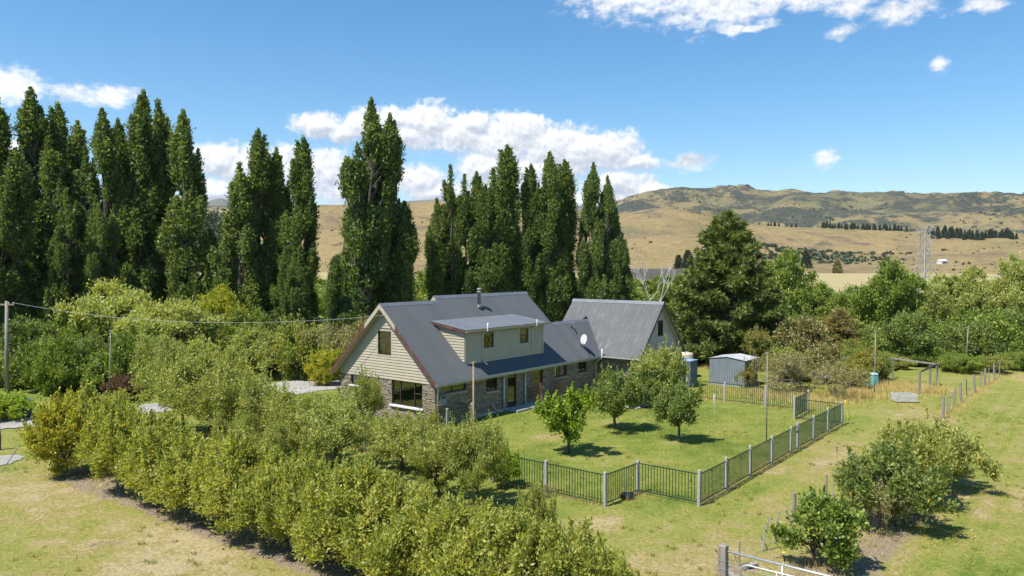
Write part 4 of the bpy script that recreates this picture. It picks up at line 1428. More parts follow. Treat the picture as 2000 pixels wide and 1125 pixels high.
# dark crumpled bag by the notch
bm = bmesh.new()
bmesh.ops.create_icosphere(bm, subdivisions=3, radius=0.24)
rng = random.Random(2)
for v in bm.verts:
    n_ = vnoise(np.array([v.co.x * 6 + 9]), np.array([v.co.y * 6 + v.co.z * 5 + 4]))[0]
    v.co *= 0.65 + 0.7 * n_
    v.co.z = max(v.co.z * 0.7, -0.10)
me = bpy.data.meshes.new('bag')
bm.to_mesh(me)
bm.free()
me.materials.append(M['bluebin'] if False else M['black'])
o = link('rubbish_bag', me)
o.location = G(1226, 974) + Vector((0, 0, 0.10))
o.scale = (1.1, 0.9, 1.1)
tag(o, 'small crumpled black bag lying at the foot of the fence notch', 'bag')


# ------------------------------------------------------------------ poles and wires
def pole(name, base, top_z, r0, r1, mat, label, cat, head=None, lean=(0, 0)):
    p = empty(name, base, 0, label, cat)
    MB().tube([(0, 0, -0.2), (lean[0] * 0.5, lean[1] * 0.5, top_z / 2), (lean[0], lean[1], top_z)], [r0, (r0 + r1) / 2, r1], 10).build('shaft', mat, p, True)
    if head == 'sprinkler':
        mb = MB()
        mb.tube([(lean[0], lean[1], top_z - 0.03), (lean[0], lean[1], top_z + 0.10)], r1 * 1.5, 8)
        mb.tube([(lean[0] - 0.12, lean[1], top_z + 0.04), (lean[0] + 0.10, lean[1] - 0.02, top_z + 0.10)], 0.016, 6)
        mb.build('sprinkler_head', M['polewood'] if mat == M['polewood'] else M['grate'], p)
    return p


b = G(925, 991)
pole('sprinkler_pole', b, ZTOP(712, b.y), 0.036, 0.030, M['polewood'], 'tall tan sprinkler pole standing among the orchard trees before the house', 'pole', 'sprinkler')
b = G(1497, 860)
pole('sprinkler_pole', b, ZTOP(692, b.y), 0.030, 0.022, M['oldwood'], 'tall thin sprinkler pole standing on the fenced lawn', 'pole', 'sprinkler')
b = G(213, 786)
pole('sprinkler_pole', b, ZTOP(648, b.y), 0.035, 0.028, M['oldwood'], 'thin sprinkler pole beside the gravel driveway', 'pole', 'sprinkler', (0.18, 0))
b = G(1708, 772)
pole('sprinkler_pole', b, ZTOP(650, b.y), 0.028, 0.024, M['grate'], 'grey green sprinkler pole near the wooden crate', 'pole', 'sprinkler')
b = G(1886, 722)
pole('sprinkler_pole', b, ZTOP(640, b.y), 0.040, 0.032, M['oldwood'], 'leaning sprinkler pole at the edge of the far shrubs', 'pole', 'sprinkler', (0.15, 0))
b = G(1371, 708)
pole('marker_post', b, ZTOP(676, b.y), 0.06, 0.05, M['oldwood'], 'short weathered post between the cream tank and the grey shed', 'post')
b = G(1394, 868)
pole('garden_wand', b, ZTOP(770, b.y), 0.010, 0.008, M['galv'], 'hair thin wire rod beside the rounded lawn tree', 'rod')
ub = G(14, 768)
up = empty('utility_pole', ub, 0, 'grey wooden utility pole carrying the wire to the house', 'utility pole')
ut = ZTOP(588, ub.y)
MB().tube([(0, 0, -0.2), (0.04, 0, ut / 2), (0.10, 0, ut)], [0.15, 0.13, 0.105], 12).build('shaft', M['oldwood'], up, True)
MB().box(-0.45, 0.62, -0.05, 0.05, ut - 0.30, ut - 0.20).build('crossarm', M['oldwood'], up)
for k in (-0.4, 0.25, 0.56):
    MB().lathe([(0.03, ut - 0.2), (0.05, ut - 0.14), (0.03, ut - 0.08)], 8, (k, 0)).build('insulator', M['white'], up)
A = ub + Vector((0.56, 0, ut - 0.12))
B = LW(-0.47, RY1 - 0.55, zroof(RY1 - 0.55) - 0.12)


def wire(name, A, B, sag, r, label, n=28):
    pts = []
    for i in range(n + 1):
        t = i / n
        p = A.lerp(B, t)
        p.z -= sag * 4 * t * (1 - t)
        pts.append(p)
    tag(MB().tube(pts, r, 5).build(name, M['wire']), label, 'wire')


wire('power_line', A, B, 0.85, 0.009, 'pale service wire sagging from the utility pole to the house gable')
wire('power_line', ub + Vector((-0.4, 0, ut - 0.12)), ub + Vector((-40, -4, ut + 0.3)), 0.4, 0.009, 'wire running from the utility pole away from the house', 10)


# ------------------------------------------------------------------ post and wire fences
def round_post(h, r, name='post', mat=None):
    return MB().tube([(0, 0, -0.15), (0, 0, h * 0.5), (0.0, 0.0, h)], [r, r * 0.97, r * 0.93], 7).mesh(name, mat or M['wood'])


WP, WS, WG = round_post(1.25, 0.075), round_post(1.2, 0.035), round_post(1.15, 0.028, 'standard', M['green_metal'])
wf = empty('wire_fence', G(1842, 816), 0, 'post and wire fence dividing the mown paddock from the far lawn', 'fence')
o0 = G(1842, 816)
rng = random.Random(9)
line = [(1842, 816, 0), (1849, 807, 1), (1854, 804, 1), (1862, 796, 1), (1866, 793, 1), (1877, 785, 0), (1888, 774, 2), (1903, 766.5, 0), (1915, 757, 1), (1923.5, 752, 0), (1931, 748, 1), (1942, 742, 0), (1951, 734, 1), (1960, 727, 0), (1969, 722, 1)]
for px, py, kd in line:
    q = link('post', (WP, WS, WG)[kd], wf)
    q.location = G(px, py) - o0
    q.rotation_euler = (rng.uniform(-0.05, 0.05), rng.uniform(-0.05, 0.05), rng.uniform(0, 6))
for zz in (0.3, 0.65, 1.02):
    MB().tube([G(p[0], p[1], 0) - o0 + Vector((0, 0, zz)) for p in line], 0.005, 4).build('wire', M['wire'], wf)
wf2 = empty('wire_fence', G(1551, 1018), 0, 'ragged old post and wire fence along the citrus bush', 'fence')
o0 = G(1551, 1018)
line2 = [(1444, 1104, 3), (1551, 1018, 0), (1614, 970, 1), (1645, 981, 2)]
FP = round_post(1.0, 0.028, 'standard', M['wood'])
for px, py, kd in line2:
    q = link('post', (WP, WS, WG, FP)[kd], wf2)
    q.location = G(px, py) - o0
    q.scale = (1, 1, 0.8 if kd == 0 else 0.72)
for zz in (0.35, 0.62):
    MB().tube([G(p[0], p[1], 0) - o0 + Vector((0, 0, zz)) for p in line2[:3]], 0.004, 4).build('wire', M['wire'], wf2)
for (tx, ty, bx_, by_, r, mt, lb) in ((1502, 1017, 1487, 1076, 0.026, 'galv', 'leaning grey stake propped by a short strut near the citrus bush'), (1521, 1005, 1509, 1061, 0.026, 'galv', 'pale leaning metal stake standing alone in the grass'),
                                      (1536, 1000, 1545, 1022, 0.03, 'wood', 'short dark stake leaning towards the old wooden post'), (1630, 944, 1624, 979, 0.022, 'galv', 'pale leaning stake among the twigs of the large bush')):
    b0 = G(bx_, by_)
    zt = ZTOP(ty, b0.y)
    o = MB().tube([(0, 0, -0.1), ((tx - bx_) / FPX * b0.y, 0.05, zt)], r, 6).build('fence_stake', M[mt])
    o.location = b0
    tag(o, lb, 'stake')
o = MB().tube([(0, 0, -0.05), (-0.28, 0.02, 0.42)], 0.02, 6).build('strut', M['wood'])
o.location = G(1503, 1074)
tag(o, 'short brown strut bracing the leaning grey stake', 'strut')

# steel gate and its strainer post
gp0 = LW(-10.75, -21.35)
sp = empty('strainer_post', gp0, HROT, 'thick square weathered wooden post holding the galvanised pipe rail', 'post')
MB().box(-0.11, 0.11, -0.11, 0.11, -0.3, 1.36).build('shaft', M['wood'], sp, bevel=0.02)
for z in (0.45, 0.72, 0.95):
    MB().tube([(0.12, -0.12, z), (-0.12, -0.12, z + 0.01), (-0.12, 0.12, z), (0.12, 0.12, z - 0.01), (0.12, -0.12, z)], 0.006, 5).build('wire_loop', M['wire'], sp)
rl = empty('pipe_rail', gp0, HROT, 'long galvanised pipe rail fixed to the thick wooden post', 'rail')
MB().tube([(0.0, -0.10, 1.20), (0.02, -4.6, 1.18)], 0.030, 10).build('rail', M['galv'], rl, True)
for y in (-1.6, -3.1, -4.5):
    MB().tube([(0.01, y, -0.1), (0.01, y, 1.19)], 0.026, 8).build('upright', M['galv'], rl, True)
for z in (0.55, 0.85):
    MB().tube([(0.0, -0.1, z), (0.02, -4.5, z)], 0.005, 4).build('wire', M['wire'], rl)
gt = empty('farm_gate', LW(-11.15, -22.0), HROT, 'galvanised tube farm gate with rounded corners and wire mesh', 'gate')
a = [(0, 0, 0.15), (0, 0, 0.92)]
for k in range(6):
    t = k / 5 * math.pi / 2
    a.append((0, -0.22 + 0.22 * math.cos(t), 0.92 + 0.20 * math.sin(t)))
a += [(0, -2.9, 1.12)]
for k in range(6):
    t = k / 5 * math.pi / 2
    a.append((0, -3.0 - 0.2 * math.sin(t), 0.92 + 0.2 * math.cos(t)))
a += [(0, -3.2, 0.15), (0, 0, 0.15)]
MB().tube(a, 0.024, 9).build('frame', M['galv'], gt, True)
for y in (-0.95, -1.95):
    MB().tube([(0, y, 0.15), (0, y, 1.12)], 0.018, 8).build('stay', M['galv'], gt, True)
mb = MB()
for k in range(1, 7):
    mb.tube([(0, 0, 0.15 + 0.14 * k), (0, -3.2, 0.15 + 0.14 * k)], 0.004, 4)
for k in range(1, 16):
    mb.tube([(0, -0.2 * k, 0.15), (0, -0.2 * k, 1.12)], 0.004, 4)
mb.build('mesh_infill', M['wire'], gt)
for (a, b, lb) in (((1412, 1115), (1455, 1145), 'weathered plank lying on the ground behind the thick post'), ((1450, 1112), (1478, 1106), 'broken grey plank resting by the gate frame')):
    p, q = G(*a), G(*b)
    o = MB().beam((0, 0, 0.06), (q - p) + Vector((0, 0, 0.10)), 0.16, 0.05).build('plank', M['wood'])
    o.location = p
    tag(o, lb, 'plank')

# ------------------------------------------------------------------ sheds, tank, crate and yard things
sh0 = G(1454, 757)
shed = empty('garden_shed', sh0, HROT, 'blue grey ribbed metal garden shed with pale roof behind the bare fruit trees', 'shed')
LX, LY, SH = 2.5, 2.7, 1.95


def ribbed(u0, u1, n, put, z0, z1a, z1b):
    vs, fs = [], []
    for i in range(n + 1):
        u = u0 + (u1 - u0) * i / n
        zt = z1a + (z1b - z1a) * i / n
        for du, d in ((-0.025, 0), (-0.014, 0.022), (0.014, 0.022), (0.025, 0)):
            uu = min(max(u + du, u0), u1)
            vs += [put(uu, d, z0), put(uu, d, zt)]
    m = len(vs) // 2
    fs = [(2 * i, 2 * i + 2, 2 * i + 3, 2 * i + 1) for i in range(m - 1)]
    return MB().add(vs, fs)


ribbed(0, LY, 14, lambda u, d, z: (-d, u, z), 0, SH, SH).build('wall', M['shed'], shed)
ribbed(0, LX, 12, lambda u, d, z: (u, -d, z), 0, SH, SH).build('wall', M['shed'], shed)
ribbed(0, LY, 14, lambda u, d, z: (LX + d, u, z), 0, SH, SH).build('wall', M['shed'], shed)
ribbed(0, LX, 12, lambda u, d, z: (u, LY + d, z), 0, SH, SH).build('wall', M['shed'], shed)
mb = MB()
mb.prism([(0.0, -0.03, SH - 0.02), (0, LY / 2, SH + 0.17), (0, LY + 0.03, SH - 0.02)], (LX, 0, 0))
mb.build('gable', M['shed'], shed)
for s in (0, 1):
    y0, y1 = (-0.08, LY / 2) if s == 0 else (LY + 0.08, LY / 2)
    r = ribbed(-0.06, LX + 0.06, 12, lambda u, d, z: (u, y0 + (y1 - y0) * z, SH + 0.0 + 0.20 * z + d), 0, 1, 1)
    r.build('roof_sheet', M['shedroof'], shed)
MB().box(-0.012, LX + 0.012, -0.012, LY + 0.012, -0.05, 0.08).build('base', M['concrete'], shed)

c0 = G(1348, 757)
cab = empty('tool_shed', c0, HROT, 'narrow slate blue metal shed beside the garage gable', 'shed')
ribbed(0, 1.15, 7, lambda u, d, z: (u, -d, z), 0, 1.90, 1.90).build('wall', M['cabinet'], cab)
ribbed(0, 1.5, 8, lambda u, d, z: (-d, u, z), 0, 1.90, 1.90).build('wall', M['cabinet'], cab)
ribbed(0, 1.5, 8, lambda u, d, z: (1.15 + d, u, z), 0, 1.90, 1.90).build('wall', M['cabinet'], cab)
MB().box(-0.04, 1.19, -0.04, 1.54, 1.90, 1.95).build('roof', surf('pale_blue_sheet', (0.22, 0.36, 0.46), (0.30, 0.44, 0.54), 3, 0.4, 0.5), cab)
MB().box(-0.030, -0.024, 0.35, 1.05, 0.05, 1.80).build('door', M['black'], cab)
tk = empty('water_tank', AT(1329, 61.5), 0, 'cream plastic water tank behind the garage', 'tank')
MB().lathe([(1.05, -0.05), (1.05, 0.5), (1.08, 0.55), (1.05, 0.6), (1.05, 1.15), (1.08, 1.2), (1.05, 1.25), (1.05, 1.80), (1.0, 1.88), (0.3, 2.02)], 36).build('body', M['tank'], tk, True)
MB().lathe([(0.28, 2.0), (0.28, 2.12), (0.24, 2.16), (0.05, 2.17)], 20).build('lid', M['black'], tk, True)

cr0 = G(1752, 786)
crate = empty('apple_crate', cr0, math.radians(-4), 'weathered pale wooden crate standing on the grass', 'crate')
L, D, Hc = 1.28, 0.95, 0.50
for y in (0, D - 0.03):
    for k in range(3):
        MB().box(0, L, y, y + 0.03, 0.04 + 0.16 * k, 0.04 + 0.16 * k + 0.145).build('slat', M['cratewood'], crate, bevel=0.004)
for x in (0.0, L - 0.03):
    for k in range(3):
        MB().box(x + (-0.03 if x == 0 else 0.03), x + (0.0 if x == 0 else 0.06), 0.0, D, 0.04 + 0.16 * k, 0.04 + 0.16 * k + 0.145).build('slat', M['cratewood'], crate, bevel=0.004)
for x in (0.0, L - 0.07):
    for y in (0.03, D - 0.10):
        MB().box(x, x + 0.07, y, y + 0.07, 0.0, 0.56).build('corner_post', M['cratewood'], crate)
MB().box(0.0, L, 0.03, D - 0.03, 0.02, 0.05).build('floor', M['wood'], crate)

# fruit cage frame of weathered posts and rails
fc0 = G(1796, 770)
fc = empty('fruit_cage', fc0, 0, 'open timber fruit cage frame overgrown with dry weeds', 'fruit cage')
corner = {'a': G(1796, 770), 'b': G(1829.5, 752), 'c': G(1743.7, 738), 'd': G(1816, 758), 'e': G(1665, 737), 'f': G(1600, 738)}
Hf = 1.60
for k, p in corner.items():
    MB().box(-0.06, 0.06, -0.06, 0.06, -0.1, Hf + random.Random(k).uniform(0, 0.06)).build('post', M['wood'], fc).location = p - fc0
for a, b, sag in (('a', 'b', 0.0), ('b', 'c', 0.0), ('c', 'e', 0.0), ('e', 'f', 0.05)):
    p, q = corner[a] - fc0, corner[b] - fc0
    mb = MB()
    mid = (p + q) / 2
    up_ = Vector((0, 0, Hf - 0.05))
    mb.beam(p + up_, mid + up_ - Vector((0, 0, sag)), 0.06, 0.12).beam(mid + up_ - Vector((0, 0, sag)), q + up_, 0.06, 0.12)
    mb.build('rail', M['wood'] if a != 'a' or b != 'b' else M['darkbarge'], fc)
cb = empty('compost_bin', G(1703, 752), 0.3, 'teal plastic compost bin among dry weeds', 'compost bin')
MB().lathe([(0.50, 0), (0.47, 0.3), (0.48, 0.32), (0.42, 0.78), (0.40, 0.80)], 10).build('body', M['teal'], cb)
MB().lathe([(0.44, 0.80), (0.44, 0.85), (0.30, 0.92), (0.05, 0.94)], 10).build('lid', surf('pale_teal', (0.30, 0.52, 0.52), (0.40, 0.62, 0.62), 3, 0.5, 0.4), cb)
for px, py, w, rz, lb in ((1590, 752, 1.5, 0.2, 'silver iron sheet leaning in the fruit cage'), (1617, 748, 0.9, -0.3, 'short shiny iron sheet propped in the fruit cage')):
    o = ribbed(0, w, 12, lambda u, d, z: (u, 0.5 * z + d, z * 0.9 + 0.5), 0, 0.7, 0.7).build('iron_sheet', M['galv'])
    o.location = G(px, py)
    o.rotation_euler = (math.radians(-8), 0, rz)
    tag(o, lb, 'iron sheet')
# lower left corner: hose post and stick, wheelie bin by the round bush
st = G(2, 920)
o = MB().tube([(0, 0, -0.05), (0.65, 0.25, 1.05)], 0.022, 7).build('prop_stick', M['grate'])
o.location = st
tag(o, 'thin grey stick leaning over the dry paddock corner', 'stick')
o = MB().tube([(0, 0, -0.1), (0.03, 0, 0.6), (0.0, 0, 1.1)], [0.13, 0.12, 0.10], 9).build('stump_post', surf('red_brown_wood', (0.12, 0.06, 0.045), (0.20, 0.11, 0.08), 5, 0.9, 0.2))
o.location = G(-4, 878)
tag(o, 'red brown wooden post at the gravel patch', 'post')
bn = empty('rubbish_bin', G(52, 812), 0.4, 'dark blue bin tucked beside the bright green bush', 'bin')
MB().prism([(-0.24, -0.26, 0), (0.24, -0.26, 0), (0.24, 0.26, 0), (-0.24, 0.26, 0)], (0.03, 0, 0.92)).build('body', M['bluebin'], bn, bevel=0.02)
MB().box(-0.26, 0.32, -0.30, 0.30, 0.92, 0.97).build('lid', M['bluebin'], bn, bevel=0.015)
o = MB().box(-0.9, 0.9, -0.55, 0.55, 0.0, 0.035).build('paving_slab', M['concrete'])
o.location = G(1243, 793)
o.rotation_euler = (0, 0, HROT)
tag(o, 'pale concrete slab set in the lawn behind the trees', 'slab')

# ------------------------------------------------------------------ far things: pylon, houses
def pylon(base, H, w, rz, label):
    p = empty('transmission_tower', base, rz, label, 'pylon')
    z = [0, 0.28 * H, 0.50 * H, 0.66 * H, 0.80 * H, 0.92 * H]
    ws = [w, 0.66 * w, 0.44 * w, 0.30 * w, 0.26 * w, 0.22 * w]
    t = 0.11
    cs = ((-1, -1), (1, -1), (1, 1), (-1, 1))
    for cx, cy in cs:
        mb = MB()
        for i in range(5):
            mb.beam((cx * ws[i] / 2, cy * ws[i] / 2, z[i]), (cx * ws[i + 1] / 2, cy * ws[i + 1] / 2, z[i + 1]), t * 1.6, t * 1.6)
        mb.build('leg', M['pylon'], p)
    br = MB()
    for i in range(5):
        for k in range(4):
            a, b = cs[k], cs[(k + 1) % 4]
            pa0, pb0 = Vector((a[0] * ws[i] / 2, a[1] * ws[i] / 2, z[i])), Vector((b[0] * ws[i] / 2, b[1] * ws[i] / 2, z[i]))
            pa1, pb1 = Vector((a[0] * ws[i + 1] / 2, a[1] * ws[i + 1] / 2, z[i + 1])), Vector((b[0] * ws[i + 1] / 2, b[1] * ws[i + 1] / 2, z[i + 1]))
            br.beam(pa0, pb1, t, t).beam(pb0, pa1, t, t).beam(pa1, pb1, t, t)
    br.build('bracing', M['pylon'], p)
    for zz, L in ((0.80, 0.62), (0.90, 0.5)):
        mb = MB()
        for s in (-1, 1):
            tip = Vector((s * L * w, 0, zz * H))
            for c in (-1, 1):
                mb.beam((s * 0.12 * w, c * 0.12 * w, zz * H), tip, t, t)
                mb.beam((s * 0.11 * w, c * 0.11 * w, (zz + 0.06) * H), tip, t, t)
            mb.beam(tip, tip - Vector((0, 0, 1.6)), 0.08, 0.08)
        mb.build('crossarm', M['pylon'], p)
    for s in (-1, 1):
        MB().beam((s * 0.11 * w, 0, 0.92 * H), (s * 0.55 * w, 0, 1.0 * H), t, t).beam((s * 0.11 * w, 0, 0.92 * H), (s * 0.11 * w, 0, 1.02 * H), t, t).build('earth_peak', M['pylon'], p)
    return p


pb = AT(1806, 235)
pylon(pb, ZTOP(437, 235), 7.0, 0.25, 'tall grey lattice transmission tower standing in the valley')


def far_house(base, s, rz, label, roofmat):
    h = empty('farmhouse', base, rz, label, 'house')
    h.scale = (s, s, s)
    MB().box(-6, 6, -3.5, 3.5, -2, 2.8).build('wall', M['white'], h)
    MB().prism([(-6.4, -4.0, 2.7), (-6.4, 0, 5.0), (-6.4, 4.0, 2.7)], (12.8, 0, 0)).build('roof', roofmat, h)
    for x in (-4, -1.2, 2, 4.4):
        MB().box(x - 0.6, x + 0.6, -3.56, -3.49, 0.9, 2.2).build('window', M['black'], h)
    MB().box(0.2, 1.1, -3.56, -3.49, 0.0, 2.1).build('door', M['darkbarge'], h)


PALER = surf('pale_roof', (0.58, 0.59, 0.60), (0.68, 0.69, 0.70), 2, 0.6, 0.3)
dB = 860.0
far_house(AT(1840, dB, float(hill_z(np.array([dB]), np.array([math.atan(0.56)]))[0]) + 0.3 if False else ZTOP(514, dB)), 0.88, 0.5, 'small white farmhouse with pale roof in the tan valley', PALER)
far_house(AT(1931, 780.0, ZTOP(527, 780.0)), 0.55, 0.9, 'tiny white hut beyond the valley trees', PALER)
far_house(AT(1962, 620.0, ZTOP(541, 620.0)), 0.7, 0.2, 'low green roofed barn half hidden by the valley trees', M['green_metal'])


# ------------------------------------------------------------------ plants: leaf-by-leaf crowns on tapered limbs
def unit(v):
    return v / np.maximum(np.linalg.norm(v, axis=1, keepdims=True), 1e-9)


def leaf_arrays(c, nrm, L, W, rng, jit=0.5, axis=None):
    """one small bent blade (a kite of two triangles) per centre"""
    n = len(c)
    N = unit(nrm + rng.normal(0, jit, (n, 3)))
    A = unit(np.cross(N, rng.normal(0, 1, (n, 3)))) if axis is None else unit(unit(axis) + rng.normal(0, 0.32, (n, 3)))
    B = unit(np.cross(N, A))
    s = rng.uniform(0.65, 1.3, (n, 1))
    l, w = L * s * 0.5, W * s * 0.5
    v = np.stack([c - A * l, c + B * w + N * w * 0.25, c + A * l, c - B * w + N * w * 0.25], 1).reshape(-1, 3)
    f = np.arange(4 * n).reshape(n, 4)
    return v, f


def limb_mesh(name, paths, mat, n=5):
    """paths: list of (points, radii)"""
    vs, fs, base = [], [], 0
    for pts, rad in paths:
        pts = np.asarray(pts, float)
        m = len(pts)
        d = np.gradient(pts, axis=0)
        d = unit(d)
        ref = np.array([0.31, 0.17, 0.93])
        r = np.cross(d, ref)
        r = unit(np.where(np.linalg.norm(r, axis=1, keepdims=True) < 1e-3, np.cross(d, [1.0, 0, 0]), r))
        u = np.cross(d, r)
        a = np.arange(n) * 2 * np.pi / n
        ring = pts[:, None, :] + (r[:, None, :] * np.cos(a)[None, :, None] + u[:, None, :] * np.sin(a)[None, :, None]) * np.asarray(rad)[:, None, None]
        vs.append(ring.reshape(-1, 3))
        for i in range(m - 1):
            for k in range(n):
                p, q = base + i * n + k, base + i * n + (k + 1) % n
                fs.append((p, q, q + n, p + n))
        base += m * n
    return np_mesh(name, np.concatenate(vs), np.array(fs), mat, True)


def curve(a, b, rng, wob=0.08, sag=0.0, m=6):
    a, b = np.asarray(a, float), np.asarray(b, float)
    t = np.linspace(0, 1, m)[:, None]
    p = a + (b - a) * t
    L = np.linalg.norm(b - a)
    p = p + np.sin(np.pi * t) * rng.normal(0, wob * L, (1, 3))
    p[:, 2] += sag * L * np.sin(np.pi * t[:, 0])
    return p


def broadleaf(seed, h, r, cb, ncl, nleaf, L, W, clump=0.30, shell=0.55, trunk=0.09, stems=1, spiky=0.0, lump=0.22, gap=0.0, bark='bark', leafmat='hedge', lean=0.0, flat=0.85, top=1.0, low=0.0):
    rng = np.random.RandomState(seed)
    cz, rz = (cb + h) / 2, (h - cb) / 2
    d = unit(rng.normal(0, 1, (ncl, 3)))
    ph = rng.uniform(0, 6.28, 6)
    lum = 1 + lump * (np.sin(d[:, 0] * 3.1 + ph[0]) * np.sin(d[:, 1] * 3.3 + ph[1]) + np.sin(d[:, 2] * 3.7 + ph[2] + d[:, 0] * 2) * 0.6)
    k = (shell + (1 - shell) * rng.uniform(0, 1, ncl) ** 0.6) * lum * 0.88
    cc = d * k[:, None] * np.array([r, r, rz]) + np.array([lean, 0, cz])
    zz = (cc[:, 2] - cb) / (h - cb)
    taper = np.clip(1.15 - 0.55 * np.clip(zz - 0.55, 0, 1) * top - low * np.clip(0.45 - zz, 0, 1), 0.3, 1.3)
    cc[:, 0] = lean + (cc[:, 0] - lean) * taper
    cc[:, 1] *= taper
    cc[:, 2] = np.clip(cc[:, 2], cb * 0.75, None)
    rc = clump * r * rng.uniform(0.65, 1.35, ncl)
    w = rc ** 2
    ci = rng.choice(ncl, nleaf, p=w / w.sum())
    q = unit(rng.normal(0, 1, (nleaf, 3)))
    rad = rc[ci] * np.minimum(0.25 + np.abs(rng.normal(0, 0.58, nleaf)), 1.6)
    off = q * rad[:, None] * np.array([1, 1, flat])
    pos = cc[ci] + off
    out = q * 0.7 + unit(cc[ci] - np.array([lean, 0, cz])) * 0.5 + np.array([0, 0, 0.45])
    axis = q * 0.75 + np.array([0, 0, 0.55]) + rng.normal(0, 0.25, (nleaf, 3))
    if spiky > 0:
        ns = int(ncl * 1.2)
        nl = int(nleaf * spiky / ns)
        si = rng.choice(np.where(cc[:, 2] > cz - 0.2 * rz)[0], ns)
        tips = unit(unit(cc[si] - np.array([0, 0, cb * 0.5])) * 0.6 + np.array([0, 0, 1.0]) + rng.normal(0, 0.18, (ns, 3)))
        ln = rng.uniform(0.18, 0.42, ns) * r
        t = rng.uniform(0, 1, (ns, nl))
        sp = cc[si][:, None, :] + tips[:, None, :] * (t * ln[:, None] + rc[si][:, None] * 0.7)[..., None] + rng.normal(0, 0.045 * r, (ns, nl, 3)) * (1.1 - t)[..., None]
        pos = np.concatenate([pos, sp.reshape(-1, 3)])
        out = np.concatenate([out, rng.normal(0, 1, (ns * nl, 3)) + np.array([0, 0, 0.3])])
        axis = np.concatenate([axis, np.repeat(tips, nl, axis=0) + rng.normal(0, 0.6, (ns * nl, 3))])
    v, f = leaf_arrays(pos, out, L, W, rng, 0.6, axis)
    crown = np_mesh('crown', v, f, M[leafmat])
    paths = []
    for s in range(stems):
        bx, by = (rng.uniform(-0.12, 0.12, 2) * stems) * (1 if stems > 1 else 0)
        fork = np.array([bx * 1.6 + rng.uniform(-0.1, 0.1) * r + lean * 0.3, by * 1.6 + rng.uniform(-0.1, 0.1) * r, cb + 0.12 * (h - cb)])
        p = curve((bx, by, -0.12), fork, rng, 0.06)
        paths.append((p, np.linspace(trunk * 1.25, trunk * 0.85, len(p))))
        pick = rng.choice(ncl, max(4, int(ncl * 0.5) // stems), replace=False)
        for j in pick:
            pa = curve(p[rng.randint(3, len(p))], cc[j], rng, 0.07, 0.05)
            paths.append((pa, np.linspace(trunk * 0.55, trunk * 0.07, len(pa))))
    tr = limb_mesh('trunk', paths, M[bark])
    return tr, crown


